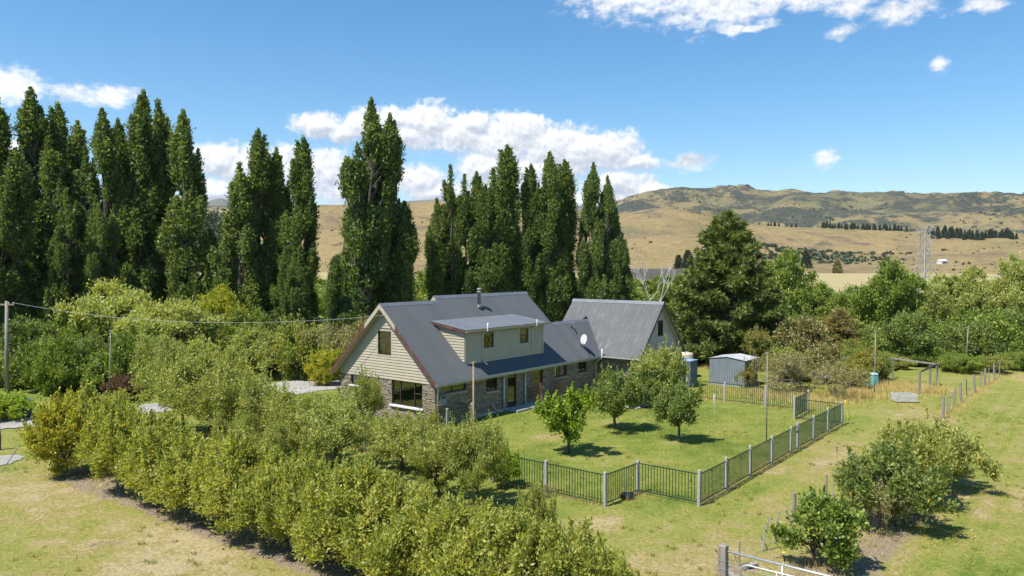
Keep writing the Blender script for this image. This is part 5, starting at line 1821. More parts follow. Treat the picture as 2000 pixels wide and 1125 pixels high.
def poplar_mesh(seed, h, w, nleaf, leaders=2, bare=0.06, L=0.34, W=0.13):
    """Lombardy poplar: a bundle of upright plumes hugging a few leaders"""
    rng = np.random.RandomState(seed)
    paths, cen, outn = [], [], []
    lead = []
    for i in range(leaders):
        hh = h * (1 if i == 0 else rng.uniform(0.78, 0.96))
        a = rng.uniform(0, 6.28)
        dx = 0 if i == 0 else rng.uniform(0.35, 0.65) * w
        lead.append((np.array([math.cos(a) * dx, math.sin(a) * dx]), hh))
        t = np.linspace(0, 1, 9)
        p = np.stack([math.cos(a) * dx * np.clip(t * 3, 0, 1), math.sin(a) * dx * np.clip(t * 3, 0, 1), t * hh * 0.97], -1)
        p[:, :2] += rng.normal(0, 0.05, (9, 2))
        paths.append((p, np.linspace(0.30 if i == 0 else 0.18, 0.015, 9)))
    nbun = 30                                                      # limbs, each carrying a fan of upright plumes
    spec = []
    for k in range(nbun):
        ax, hh = lead[rng.randint(leaders)]
        u = (k + rng.uniform(0, 1)) / nbun
        zb = hh * (bare + (0.86 - bare) * u)
        prof_ = min(1.0, 0.60 + 1.5 * u) * (1 - max(0, u - 0.40) / 0.60 * 0.78)
        rb = w * (0.25 + 0.75 * rng.uniform(0, 1) ** 0.6) * prof_ * (0.72 if leaders > 1 else 1)
        ab = rng.uniform(0, 2 * math.pi)
        for j in range(rng.randint(4, 7)):
            ang = ab + rng.normal(0, 0.35)
            rad = max(0.1, rb * rng.uniform(0.55, 1.08))
            ln = rng.uniform(1.8, 4.6) * (1 - 0.30 * u)
            z0 = zb + rng.normal(0, 0.7)
            ln = max(0.8, min(ln, hh * 0.985 - z0))
            spec.append((ax, z0, ang, rad, ln, (0.34 + 0.36 * rng.uniform()) * (1 - 0.15 * u)))
    for ax, hh in lead:
        spec.append((ax, hh * 0.83, 0, 0.05, hh * 0.17, 0.40))
        for _ in range(3):
            spec.append((ax, hh * rng.uniform(0.74, 0.82), rng.uniform(0, 6), rng.uniform(0.3, 0.65), hh * rng.uniform(0.08, 0.14), 0.36))
    wts = np.array([s[4] * s[5] for s in spec])
    cnt = (nleaf * wts / wts.sum()).astype(int)
    for (ax, z0, ang, rad, ln, sr), n in zip(spec, cnt):
        ca, sa = math.cos(ang), math.sin(ang)
        zs = max(0.3, z0 - 1.6 - rad * 0.9)
        base = np.array([ax[0] * min(1, 3 * zs / h), ax[1] * min(1, 3 * zs / h), zs])
        bend = np.array([ax[0] + ca * rad, ax[1] + sa * rad, z0])
        tip = np.array([ax[0] + ca * rad * 1.08, ax[1] + sa * rad * 1.08, z0 + ln])
        pts = np.stack([base, base * 0.35 + bend * 0.65 - np.array([0, 0, 0.3]), bend, (bend + tip) / 2, tip])
        paths.append((pts, np.array([0.07, 0.055, 0.04, 0.025, 0.008])))
        t = rng.uniform(-0.12, 1, n)
        prof_ = np.clip(np.sin(np.pi * np.clip((t + 0.25) / 1.25, 0, 1) ** 0.85) ** 0.8, 0.10, 1)
        a2 = rng.uniform(0, 2 * np.pi, n)
        rr = sr * prof_ * np.minimum(0.2 + np.abs(rng.normal(0, 0.55, n)), 1.5)
        p = bend[None, :] * (1 - t[:, None]) + tip[None, :] * t[:, None]
        o = np.stack([np.cos(a2), np.sin(a2), rng.normal(0.25, 0.3, n)], -1)
        p = p + o * rr[:, None] * np.array([1, 1, 0.4]) + rng.normal(0, 0.06, (n, 3))
        cen.append(p)
        outn.append(o + np.array([ca, sa, 0.4]) * 0.5)
    on = np.concatenate(outn)
    v, f = leaf_arrays(np.concatenate(cen), on, L, W, rng, 0.7, on * np.array([0.35, 0.35, 0.0]) + np.array([0, 0, 1.0]) + rng.normal(0, 0.25, on.shape))
    return limb_mesh('trunk', paths, M['bark']), np_mesh('crown', v, f, M['poplar'])


def pine_mesh(seed, h, r, nleaf, mat='pine', tops=3, L=0.50, W=0.075):
    rng = np.random.RandomState(seed)
    paths, cen, ax, wt = [], [], [], []
    paths.append((np.stack([rng.normal(0, 0.06, 8), rng.normal(0, 0.06, 8), np.linspace(-0.2, h * 0.97, 8)], -1), np.linspace(0.34, 0.03, 8) * h / 14))
    nb = int(150 + 12 * h)
    segs = []
    for k in range(nb):
        u = (k + rng.uniform()) / nb
        z = h * (0.05 + 0.90 * u)
        ln = r * (1.02 - u) ** 0.80 * rng.uniform(0.75, 1.08) + 0.25
        a = rng.uniform(0, 2 * math.pi)
        d = np.array([math.cos(a), math.sin(a), 0])
        up = 0.10 + 0.55 * u
        t = np.linspace(0, 1, 6)[:, None]
        p = np.array([0, 0, z]) + d * ln * t + np.array([0, 0, 1.0]) * ln * (up * t ** 1.7 - 0.10 * t)
        paths.append((p, np.linspace(0.05, 0.012, 6) * h / 14))
        segs.append((p, ln))
    for k in range(tops):
        a = rng.uniform(0, 6.28)
        o = np.array([math.cos(a), math.sin(a), 0]) * rng.uniform(0.3, 0.14 * r + 0.3) * (0 if k == 0 else 1)
        z0, z1 = h * 0.74, h * (1.0 if k == 0 else rng.uniform(0.90, 0.99))
        p = np.stack([o + np.array([0, 0, z0 + (z1 - z0) * t]) for t in np.linspace(0, 1, 6)])
        segs.append((p, (z1 - z0) * 1.2))
        paths.append((p, np.linspace(0.05, 0.012, 6)))
    w = np.array([s[1] ** 1.3 for s in segs])
    cnt = (nleaf * w / w.sum()).astype(int)
    C_, A_ = [], []
    for (p, ln), n in zip(segs, cnt):
        nt_ = max(3, int(ln * 3.2))                               # tufts along the branch
        tt = rng.uniform(0.25, 1.0, nt_) ** 0.8
        ii = np.clip((tt * 5).astype(int), 0, 4)
        fr = tt * 5 - ii
        c = p[ii] * (1 - fr[:, None]) + p[ii + 1] * fr[:, None] + rng.normal(0, 0.16, (nt_, 3)) * np.array([1, 1, 0.6]) * (0.6 + ln * 0.16)
        dr = unit(p[-1:] - p[:1]) * 0.5 + np.array([0, 0, 0.55])
        j = rng.randint(0, nt_, n)
        aa = unit(dr + rng.normal(0, 0.75, (n, 3)))
        C_.append(c[j] + aa * rng.uniform(0.05, 0.32, (n, 1)))
        A_.append(aa)
    c, a = np.concatenate(C_), np.concatenate(A_)
    v, f = leaf_arrays(c, np.cross(a, rng.normal(0, 1, a.shape)), L, W, rng, 0.4, a)
    return limb_mesh('trunk', paths, M['bark']), np_mesh('crown', v, f, M[mat])


def twiggy(seed, h, r, nleaf, L, W, mat, leafmat, depth=5, stems=4, thick=0.05, spread=0.55, bias=0.35):
    rng = np.random.RandomState(seed)
    paths, tips = [], []

    def grow(p, d, ln, rad, lev):
        q = p + d * ln
        c = curve(p, q, rng, 0.06, 0, 4)
        paths.append((c, np.linspace(rad, rad * 0.62, 4)))
        if lev >= 2:
            tips.extend(list(c[1:]))
        if lev == 0 or len(paths) > 900:
            return
        for _ in range(rng.randint(2, 4)):
            nd_ = d + rng.normal(0, spread, 3)
            nd_[2] += bias * 0.4
            nd_ /= np.linalg.norm(nd_)
            grow(q, nd_, ln * rng.uniform(0.62, 0.88), rad * 0.6, lev - 1)
    # the count of levels runs down; twigs are thin ends
    for s in range(stems):
        a = rng.uniform(0, 6.28)
        d = np.array([math.cos(a) * spread * 1.1, math.sin(a) * spread * 1.1, 0.9])
        grow(np.array([rng.uniform(-0.06, 0.06), rng.uniform(-0.06, 0.06), -0.05]), d / np.linalg.norm(d), h * 0.27, thick, depth)
    allp = np.concatenate([p for p, _ in paths[stems:]])
    mx = np.abs(allp[:, :2]).max()
    sc = np.array([r / np.percentile(np.abs(allp[:, :2]), 97), r / np.percentile(np.abs(allp[:, :2]), 97), h / np.percentile(allp[:, 2], 98)])
    paths = [(p * sc, rd) for p, rd in paths]
    ends = np.concatenate([p[1:] for p, rd in paths if rd[0] < thick * 0.35])
    c = ends[rng.randint(0, len(ends), nleaf)] + rng.normal(0, 0.09, (nleaf, 3))
    v, f = leaf_arrays(c, rng.normal(0, 1, (nleaf, 3)) + np.array([0, 0, 0.5]), L, W, rng)
    return limb_mesh('trunk', paths, M[mat], 4), np_mesh('crown', v, f, M[leafmat])


def plant(name, proto, loc, label, cat='tree', group=None, s=1.0, rz=0.0, mat=None, tmat=None, tilt=(0, 0)):
    e = empty(name, loc, rz, label, cat, group)
    e.rotation_euler = (tilt[0], tilt[1], rz)
    e.scale = (s, s, s) if isinstance(s, (int, float)) else s
    link('trunk', proto[0], e, tmat)
    link('crown', proto[1], e, mat)
    return e


R = random.Random(77)
ORD = ('first', 'second', 'third', 'fourth', 'fifth', 'sixth', 'seventh', 'eighth', 'ninth', 'tenth', 'eleventh', 'twelfth', 'thirteenth', 'fourteenth', 'fifteenth', 'sixteenth')

# ---- tall poplars
POP = [poplar_mesh(21, 27, 3.5, 84000, 3), poplar_mesh(22, 27, 2.9, 74000, 2), poplar_mesh(23, 27, 2.2, 56000, 1, 0.16), poplar_mesh(24, 27, 3.7, 84000, 4)]


def poplar(px, top, depth, kind, label, group, wf=1.0):
    H = ZTOP(top, depth)
    base = AT(px, depth)
    k = H / 27.0
    plant('poplar_tree', POP[kind], base, label, 'poplar', group, (k * wf * 1.42, k * wf * 1.42, k), R.uniform(0, 6.28), tilt=(R.uniform(-0.02, 0.02), R.uniform(-0.02, 0.02)))


ga, gb, gc = 'poplars behind the utility pole', 'poplars behind the house gable', 'poplars behind the garage'
la, lb_, lc = 'tall dark green poplar in the clump behind the utility pole', 'tall dark green poplar in the clump behind the house gable', 'dark green poplar in the clump between house chimney and garage roof'
for _i, (px, top, dep, kd, wf) in enumerate(((-15, 185, 76, 1, 1.1), (30, 300, 68, 1, 1.1), (52, 215, 82, 1, 1.0), (78, 176, 78, 0, 1.1), (128, 205, 80, 1, 1.05), (120, 350, 70, 3, 0.9), (165, 240, 83, 1, 1.0), (188, 380, 71, 3, 0.9), (214, 214, 77, 0, 1.0), (240, 235, 81, 1, 0.9))):
    poplar(px, top, dep, kd, 'tall green poplar, ' + ORD[9 - _i] + ' in the clump counted from the slim bare trunked poplar', ga, wf)
poplar(274, 180, 80, 1, 'tall slim poplar with bare lower trunk beside the poplar clump', ga, 0.95)
poplar(322, 199, 83, 2, 'narrowest poplar with a dark bare trunk standing between two others', ga, 1.0)
poplar(370, 218, 79, 1, 'spindle shaped poplar at the open end of the row behind the willows', ga, 1.0)
for _i, (px, top, dep, kd, wf) in enumerate(((470, 318, 76, 2, 1.25), (506, 253, 78, 1, 1.0), (545, 292, 80, 1, 0.95), (560, 480, 70, 3, 1.2), (598, 268, 79, 1, 1.05), (655, 500, 66, 1, 1.4))):
    poplar(px, top, dep, kd, 'tall green poplar, ' + ORD[_i] + ' in the clump from the yellow green tree towards the house gable', gb, wf)
poplar(716, 194, 77, 0, 'tallest poplar with a broad stepped crown right behind the house gable', gb, 1.05)
poplar(763, 226, 79, 1, 'slim poplar leaning against the tallest poplar behind the house', gb, 0.95)
for _i, (px, top, dep, kd, wf) in enumerate(((862, 400, 85, 2, 1.3), (886, 322, 84, 3, 0.95), (926, 336, 86, 1, 1.0), (955, 360, 83, 1, 1.1), (1036, 322, 86, 1, 1.0), (1070, 299, 85, 1, 1.0), (1106, 312, 87, 1, 1.05), (1152, 318, 85, 0, 0.9), (1187, 356, 86, 1, 1.0), (1214, 455, 84, 2, 1.1))):
    poplar(px, top, dep, kd, 'green poplar, ' + ORD[_i] + ' in the clump from the house chimney towards the dead tree', gc, wf)
poplar(984, 284, 84, 1, 'tallest poplar of the clump between chimney and garage roof', gc, 1.15)

# ---- prototypes
HEDGE = [broadleaf(31 + k, 3.0, 1.55, 0.36, 84, 23000, 0.145, 0.060, 0.22, 0.40, 0.055, 2, 0.12, 0.28, bark='greybark', leafmat='hedge') for k in range(4)]
APPLE = [broadleaf(41 + k, 3.8, 2.1, 0.9, 95, 14500, 0.150, 0.062, 0.165, 0.30, 0.085, 1, 0.12, 0.30, bark='bark', leafmat='apple') for k in range(3)]
LAWN = broadleaf(51, 3.1, 1.5, 0.75, 70, 16000, 0.145, 0.065, 0.20, 0.30, 0.075, 1, 0.10, 0.28, leafmat='lawn_dark')
LAWN2 = broadleaf(54, 3.1, 1.35, 0.70, 64, 16000, 0.145, 0.065, 0.21, 0.30, 0.07, 1, 0.08, 0.30, leafmat='lawn_dark', top=1.5)
VASE = broadleaf(52, 2.9, 1.2, 0.55, 44, 10500, 0.13, 0.075, 0.22, 0.35, 0.06, 1, 0.50, 0.22, leafmat='lawn_lime', low=1.2)
CITRUS = broadleaf(53, 2.1, 1.02, 0.4, 60, 13000, 0.13, 0.07, 0.24, 0.45, 0.045, 2, 0.06, 0.24, leafmat='citrus')
BUSH = [broadleaf(61 + k, 2.8, 1.6, 0.18, 85, 20000, 0.155, 0.064, 0.20, 0.45, 0.05, 3, 0.10, 0.28, bark='greybark', leafmat='bush') for k in range(2)]
WIL = [broadleaf(71 + k, 9.0, 4.2, 0.8, 150, 36000, 0.32, 0.16, 0.165, 0.45, 0.20, 2, 0.0, 0.34, bark='bark', leafmat='willow') for k in range(3)]
SHR = [broadleaf(81 + k, 3.6, 2.3, 0.05, 100, 19000, 0.20, 0.11, 0.185, 0.45, 0.05, 4, 0.05, 0.28, leafmat='shrub') for k in range(3)]
TWIG = [twiggy(91 + k, 2.4, 2.2, 5200, 0.10, 0.055, 'twig', 'brownish', 5, 4) for k in range(2)]
PINE = pine_mesh(15, 14.0, 5.6, 100000, L=0.62, W=0.10)
PINE2 = pine_mesh(16, 6.0, 2.1, 16000, 'drypine', 2, 0.34, 0.05)

# ---- row of bushes along the dry paddock
gh = 'bushes in the row along the dry paddock'
lh = 'leafy light green bush in the dense row edging the dry paddock'
for i, (px, py, hs) in enumerate(((228, 952, 3.6), (284, 972, 2.55), (330, 984, 2.8), (376, 1006, 2.85), (425, 1022, 2.8), (472, 1038, 2.9), (522, 1056, 2.8), (575, 1078, 2.8), (630, 1094, 2.75), (690, 1112, 2.75))):
    plant('hedge_bush', HEDGE[i % 4], G(px, py), ORD[i] + ' bush from the golden leaved one in the row edging the dry paddock', 'bush', gh, (R.uniform(0.92, 1.12) * hs / 3.0 * (0.78 if i == 0 else 0.93), R.uniform(0.92, 1.12) * hs / 3.0 * (0.78 if i == 0 else 0.93), R.uniform(0.90, 1.08) * hs / 3.0), R.uniform(0, 6), None)
# second line of the same hedge, its tops show behind the first
for i, (px, py, hs) in enumerate(((182, 918, 3.3),)):
    plant('hedge_bush', HEDGE[(i + 2) % 4], G(px, py), 'leafy green bush in the rear line of the hedge nearest the driveway', 'bush', None, hs / 3.0, R.uniform(0, 6))
plant('hedge_bush', HEDGE[3], G(134, 925), 'bush with large golden yellow leaves at the driveway end of the row', 'bush', None, (0.90, 0.90, 1.05), 0.7, M['hedgey'])
gl_ = 'bushes in the lower hedge group'
ll = 'low yellowish green bush in the group at the foot of the orchard'
for i, (px, py, hs) in enumerate(((690, 1060, 2.3), (745, 1135, 2.7), (770, 1075, 2.0), (815, 1168, 2.5), (880, 1195, 2.55), (900, 1130, 2.0), (950, 1215, 2.5), (985, 1140, 1.9), (1020, 1200, 2.35), (1090, 1215, 2.2), (1165, 1225, 1.9))):
    plant('hedge_bush', HEDGE[(i + 1) % 4], G(px, py), 'low light green bush, ' + ORD[i] + ' in the group from the paddock row to the open lawn', 'bush', gl_, (0.88 * hs / 2.6, 0.88 * hs / 2.6, hs / 3.0), R.uniform(0, 6), None)
plant('orchard_sapling', BUSH[0], G(1042, 1082), 'slender pale sapling rising above the low bushes beside the lawn fence', 'sapling', None, (0.36, 0.36, 0.78), 1.0, M['apple'])
plant('orchard_sapling', BUSH[1], G(815, 1068), 'thin yellow leaved sapling between the low bushes and the orchard tree', 'sapling', None, (0.30, 0.30, 0.66), 2.0, M['hedgey'])

# ---- orchard trees before the house
go = 'orchard trees between hedge and driveway'
lo = 'spreading grey green orchard tree between the hedge and the driveway'
for i, (px, py, hs, wf) in enumerate(((362, 845, 4.2, 0.85), (408, 838, 4.2, 1.05), (440, 868, 3.9, 1.0), (484, 866, 3.3, 1.05), (530, 884, 2.8, 1.1), (590, 899, 2.85, 1.05), (655, 914, 3.1, 0.95), (465, 925, 2.5, 0.9), (545, 935, 2.3, 0.9))):
    plant('orchard_tree', APPLE[i % 3], G(px, py), 'spreading grey green orchard tree, ' + ORD[i] + ' from the thin driveway pole', 'tree', go, (wf * hs / 3.8, wf * hs / 3.8, hs / 3.8), R.uniform(0, 6), None if i % 3 else M['willow'])
plant('orchard_tree', APPLE[1], G(709, 862), 'thin open branched orchard tree before the stone gable wall', 'tree', None, (0.52, 0.52, 0.86), 2.2)
plant('orchard_tree', APPLE[0], G(785, 918), 'low wide orchard tree with a long bare limb before the bar fence', 'tree', None, (0.78, 0.78, 0.62), 0.3)
plant('orchard_tree', APPLE[2], G(865, 978), 'orchard tree with a pale knobbly trunk between bar fence and low bushes', 'tree', None, (0.72, 0.72, 0.72), 1.3)
plant('orchard_tree', APPLE[0], G(934, 990), 'upright orchard tree with forked brown trunk behind the tan sprinkler pole', 'tree', None, (0.56, 0.56, 0.84), 4.0)
plant('orchard_tree', APPLE[1], G(836, 925), 'small orchard tree hugging the bar fence near the house corner', 'tree', None, (0.62, 0.62, 0.64), 5.0)
plant('climbing_shrub', BUSH[0], G(978, 950), 'bright green leafy shrub growing against the front bar fence', 'shrub', None, (0.38, 0.38, 0.62), 1.0, M['lawn_lime'])
plant('grey_shrub', TWIG[0], G(1066, 968), 'small grey twiggy shrub at the foot of a front fence post', 'shrub', None, (0.16, 0.16, 0.18), 0.4)

# ---- trees on the lawn
plant('lawn_tree', VASE, G(1113, 885), 'lime green vase shaped young tree on the fenced lawn', 'tree', None, (1.1, 1.1, 1.05), 3.6)
plant('lawn_tree', LAWN, G(1203, 838), 'dark green spreading fruit tree on the lawn before the garage', 'tree', None, (1.0, 1.0, 1.06), 2.0)
plant('lawn_tree', LAWN2, G(1325, 862), 'dark green rounded fruit tree with low hanging branches in mid lawn', 'tree', None, (0.84, 0.84, 0.98), 3.4)
plant('garden_bush', BUSH[1], G(1287, 790), 'big round soft green bush against the garage gable', 'bush', None, (0.98, 0.98, 1.34), 1.4, M['willow'])
plant('garden_bush', BUSH[0], G(1252, 795), 'smaller green bush tucked beside the round bush at the garage', 'bush', None, (0.62, 0.62, 0.80), 2.4, M['lawn_dark'])
plant('bronze_shrub', TWIG[1], LW(8.75, -0.55), 'bronze pink shrub beside the tall window of the long stone wall', 'shrub', None, (0.20, 0.20, 0.58), 0.2, M['pink'])
plant('bronze_shrub', TWIG[0], LW(11.15, -0.5), 'bronze pink shrub beneath the twin pane window of the long wall', 'shrub', None, (0.15, 0.15, 0.52), 1.2, M['pink'])

# ---- bushes by the right paddock
plant('citrus_bush', CITRUS, G(1612, 1106), 'glossy dark citrus bush dotted with yellow fruit', 'bush', None, 1.0, 0.4)
plant('paddock_bush', BUSH[0], G(1728, 1022), 'large spreading bush with a bare twiggy near side in the mown paddock', 'bush', None, (0.94, 0.94, 1.0), 0.6)
plant('paddock_bush', BUSH[1], G(1778, 985), 'tall blue green bush rising in the middle of the paddock thicket', 'bush', None, (0.88, 0.88, 1.08), 2.6, M['apple'])
plant('paddock_bush', BUSH[0], G(1852, 952), 'bush with cream edged leaves at the far end of the paddock thicket', 'bush', None, (0.80, 0.80, 0.92), 4.2, M['varieg'])
plant('paddock_bush', BUSH[1], G(1826, 945), 'reddish tinged bush squeezed in the paddock thicket', 'bush', None, (0.42, 0.42, 0.66), 1.1, M['brownish'])
plant('bare_bush', TWIG[0], G(1716, 1034), 'leafless grey branching bush at the edge of the paddock thicket', 'bush', None, (0.42, 0.42, 0.62), 0.3, None, M['greybark'])
plant('bare_bush', TWIG[1], G(1690, 1008), 'pale dead twiggy bush under the large paddock bush', 'bush', None, (0.38, 0.38, 0.72), 2.0, None, M['deadwood'])

# ---- around the shed
for i, (px, py, sx_, sz, mt, lb) in enumerate(((1503, 757, 0.95, 1.0, 'brownish', 'grey brown twiggy fruit tree close beside the metal shed'), (1568, 765, 1.0, 1.05, 'brownish', 'grey brown twiggy fruit tree behind the rear fence notch'),
                                               (1634, 775, 0.85, 0.92, 'brownish', 'low twiggy fruit tree with a bare forked trunk before the fruit cage'))):
    plant('bare_fruit_tree', TWIG[i % 2], G(px, py), lb, 'tree', None, (sx_, sx_, sz), R.uniform(0, 6), M[mt], M['twig'])
for (px, py, sx_, sz, mt, lb) in ((1456, 754, 0.34, 0.52, 'mustard', 'yellowish small shrub before the metal shed'), (1535, 742, 0.8, 0.66, 'apple', 'dull green shrub between the twiggy fruit trees'), (1602, 745, 0.75, 0.72, 'brownish', 'olive brown shrub behind the twiggy fruit trees'),
                                  (1660, 758, 0.5, 0.52, 'mustard', 'mustard coloured shrub at the open fruit cage'), (1690, 745, 0.55, 0.66, 'mustard', 'loose mustard green shrub beside the teal compost bin'), (1568, 722, 1.0, 1.15, 'brownish', 'tall tan seeded shrub above the silver iron sheets'),
                                  (1725, 742, 0.32, 0.5, 'bush', 'small green shrub inside the fruit cage')):
    plant('yard_shrub', SHR[R.randint(0, 2)], G(px, py), lb, 'shrub', None, (sx_, sx_, sz), R.uniform(0, 6), M[mt])
plant('autumn_sapling', TWIG[0], G(1470, 722), 'thin sapling with rusty leaves standing behind the shed roof', 'sapling', None, (0.62, 0.62, 1.45), 1.0, M['mustard'])

# ---- the thicket beyond the right lawn
gt_ = 'shrubs of the thicket beyond the rear lawn'
for i in range(36):
    px = 1385 + 640 * (i + R.uniform(0, 1)) / 36
    py = R.uniform(676, 714) + (6 if px > 1820 else 0)
    s_ = R.uniform(0.55, 1.15)
    mt = R.choice(('shrub', 'shrub2', 'shrub2', 'willow2', 'apple'))
    plant('thicket_shrub', SHR[i % 3], G(px, py), 'rounded ' + {'shrub': 'dark green', 'shrub2': 'fresh green', 'willow2': 'soft green', 'apple': 'olive green'}[mt] + ' shrub in the thicket beyond the rear lawn', 'shrub', gt_, (s_, s_, s_ * R.uniform(0.75, 1.3)), R.uniform(0, 6), M[mt])
for i in range(18):
    px = 1480 + 540 * (i + R.uniform(0, 1)) / 18
    s_ = R.uniform(0.25, 0.48)
    plant('edge_shrub', SHR[i % 3], G(px, 718 + R.uniform(-4, 5) + (6 if px > 1820 else 0)), 'low leafy shrub at the mown edge of the thicket', 'shrub', 'low shrubs edging the thicket', (s_ * 1.3, s_ * 1.3, s_), R.uniform(0, 6), M[R.choice(('shrub2', 'willow2', 'apple'))])
plant('pine_tree', PINE, AT(1420, 71), 'big dark pine with several pointed tops behind the garage', 'pine', None, (1.15, 1.15, ZTOP(412, 71) / 14.0), 1.0)
plant('pine_tree', PINE2, AT(1640, 74), 'small tawny pine in the thicket', 'pine', None, (1.25, 1.25, ZTOP(604, 74) / 6.0), 0.3)
gv = 'broad green trees of the far tree line'
for i, (px, top, dep, w, mt, k) in enumerate(((1525, 474, 92, 1.0, 'shrub2', 0), (1600, 535, 98, 1.0, 'willow2', 1), (1660, 548, 96, 0.85, 'willow2', 2), (1740, 488, 90, 1.0, 'shrub2', 1), (1700, 530, 95, 0.8, 'willow2', 0), (1795, 560, 100, 0.8, 'willow', 2),
                                              (1880, 505, 96, 1.0, 'willow', 0), (1935, 528, 100, 0.9, 'willow', 1), (1995, 474, 94, 0.85, 'willow', 2), (2040, 500, 92, 1.0, 'willow', 0), (1840, 610, 88, 0.7, 'shrub', 1), (1950, 610, 86, 0.55, 'willow2', 1), (1475, 540, 88, 0.8, 'shrub', 2),
                                              (1345, 560, 88, 0.8, 'shrub', 1), (1560, 600, 86, 0.7, 'shrub', 0), (1900, 615, 84, 0.6, 'shrub', 2))):
    H = ZTOP(top + 14, dep)
    plant('valley_tree', WIL[k], AT(px, dep), 'broad leafy ' + {'shrub': 'dark green', 'shrub2': 'fresh green', 'willow': 'pale green', 'willow2': 'soft green'}[mt] + ' tree in the far line behind the thicket', 'tree', gv, (w * 0.82, w * 0.82, H / 9.0), R.uniform(0, 6), M[mt])
plant('dead_tree', twiggy(99, 8.0, 2.2, 20, 0.06, 0.03, 'deadwood', 'brownish', 4, 1, 0.16, 0.45, 0.9), AT(1272, 74), 'bleached leafless dead tree behind the garage roof', 'tree', None, (1.0, 1.0, ZTOP(508, 74) / 8.0), 0.4)

# ---- willows behind the house and poplars
gw_ = 'soft green willows in the hollow behind the poplars'
for i in range(26):
    px = -60 + 1420 * (i + R.uniform(0, 1)) / 26
    dep = R.uniform(104, 124)
    top = R.uniform(525, 552)
    plant('hollow_willow', WIL[i % 3], AT(px, dep), 'soft green willow in the hollow behind the poplar rows', 'tree', gw_, (1.0, 1.0, ZTOP(top, dep) / 9.0), R.uniform(0, 6), M[R.choice(('willow2', 'willow2', 'willow', 'shrub2'))])
# ---- left: trees and scrub across the driveway
for (px, top, dep, w, mt, k, lb) in ((228, 545, 64, 1.05, 'willow', 0, 'rounded pale willow tree across the driveway from the hedge'), (330, 580, 60, 0.98, 'willow', 1, 'drooping grey green willow beside the thin driveway pole'), (425, 548, 68, 0.70, 'yellowgreen', 2, 'yellow green tree glowing before the dark poplars'),
                                     (395, 600, 62, 0.62, 'willow', 2, 'grey green willow between the pale willow and the house'), (300, 640, 57, 0.50, 'willow', 0, 'silvery small willow leaning over the driveway scrub'), (480, 600, 66, 0.6, 'willow2', 1, 'soft green tree at the foot of the gable poplars'),
                                     (150, 600, 62, 0.72, 'shrub2', 1, 'mid green tree between utility pole and pale willow'), (60, 610, 60, 0.72, 'shrub', 2, 'dark green tree close behind the utility pole')):
    plant('driveway_tree', WIL[k], AT(px, dep), lb, 'tree', None, (w * 0.8, w * 0.8, ZTOP(top, dep) / 9.0), R.uniform(0, 6), M[mt])
gs = 'scrub shrubs across the driveway'
for i in range(17):
    px = -30 + 360 * (i + R.uniform(0, 1)) / 17
    py = R.uniform(748, 759) if px < 90 else R.uniform(752, 774)
    mt = R.choice(('shrub', 'shrub2', 'shrub2', 'willow'))
    plant('driveway_shrub', SHR[i % 3], G(px, py), {'shrub': 'dark green', 'shrub2': 'fresh green', 'willow': 'pale green'}[mt] + ' scrub shrub on the far side of the driveway', 'shrub', gs, (R.uniform(0.6, 0.95), R.uniform(0.6, 0.95), R.uniform(0.45, 1.1)), R.uniform(0, 6), M[mt])
for i in range(9):
    px = 330 + 330 * (i + R.uniform(0, 1)) / 9
    plant('driveway_shrub', SHR[i % 3], G(px, R.uniform(722, 738)), 'grey green shrub banked between driveway and gable poplars', 'shrub', 'shrubs banked before the gable poplars', (1.0, 1.0, R.uniform(0.75, 1.15)), R.uniform(0, 6), M[R.choice(('apple', 'shrub2', 'willow'))])
plant('copper_shrub', SHR[1], G(247, 782), 'dark copper red shrub behind the thin driveway pole', 'shrub', None, (0.52, 0.52, 0.46), 0.3, M['copper'])
plant('house_shrub', TWIG[1], G(655, 742), 'large brown twiggy shrub rising behind the gable corner of the house', 'shrub', None, (1.35, 1.35, 1.75), 0.3, M['brownish'], M['twig'])
plant('house_shrub', SHR[0], G(588, 738), 'olive green rounded shrub across the drive from the house gable', 'shrub', None, (1.0, 1.0, 1.15), 1.3, M['apple'])
plant('house_shrub', SHR[2], G(636, 752), 'bright yellow green shrub beside the gable corner of the house', 'shrub', None, (0.55, 0.55, 0.72), 2.3, M['yellowgreen'])
plant('house_shrub', SHR[0], G(690, 708), 'olive brown shrub hidden behind the house eaves', 'shrub', None, (0.9, 0.9, 1.0), 3.3, M['brownish'])
plant('round_bush', SHR[1], G(14, 818), 'dense bright lime green round bush at the driveway edge', 'bush', None, (0.66, 0.66, 0.42), 0.8, M['lawn_lime'])

# ---- shelter belts and bushes on the hills
CON = pine_mesh(17, 12.0, 2.2, 2600, 'farpine', 1, 1.5, 0.55)
SCR = broadleaf(85, 3.0, 2.2, 0.0, 24, 1500, 0.7, 0.5, 0.34, 0.4, 0.05, 1, 0, leafmat='farpine')


def on_hill(px, r):
    az = math.atan((px - 1000) / FPX)
    return Vector((r * math.sin(az), r * math.cos(az), float(hill_z(np.array([float(r)]), np.array([az]))[0]) - 0.4))


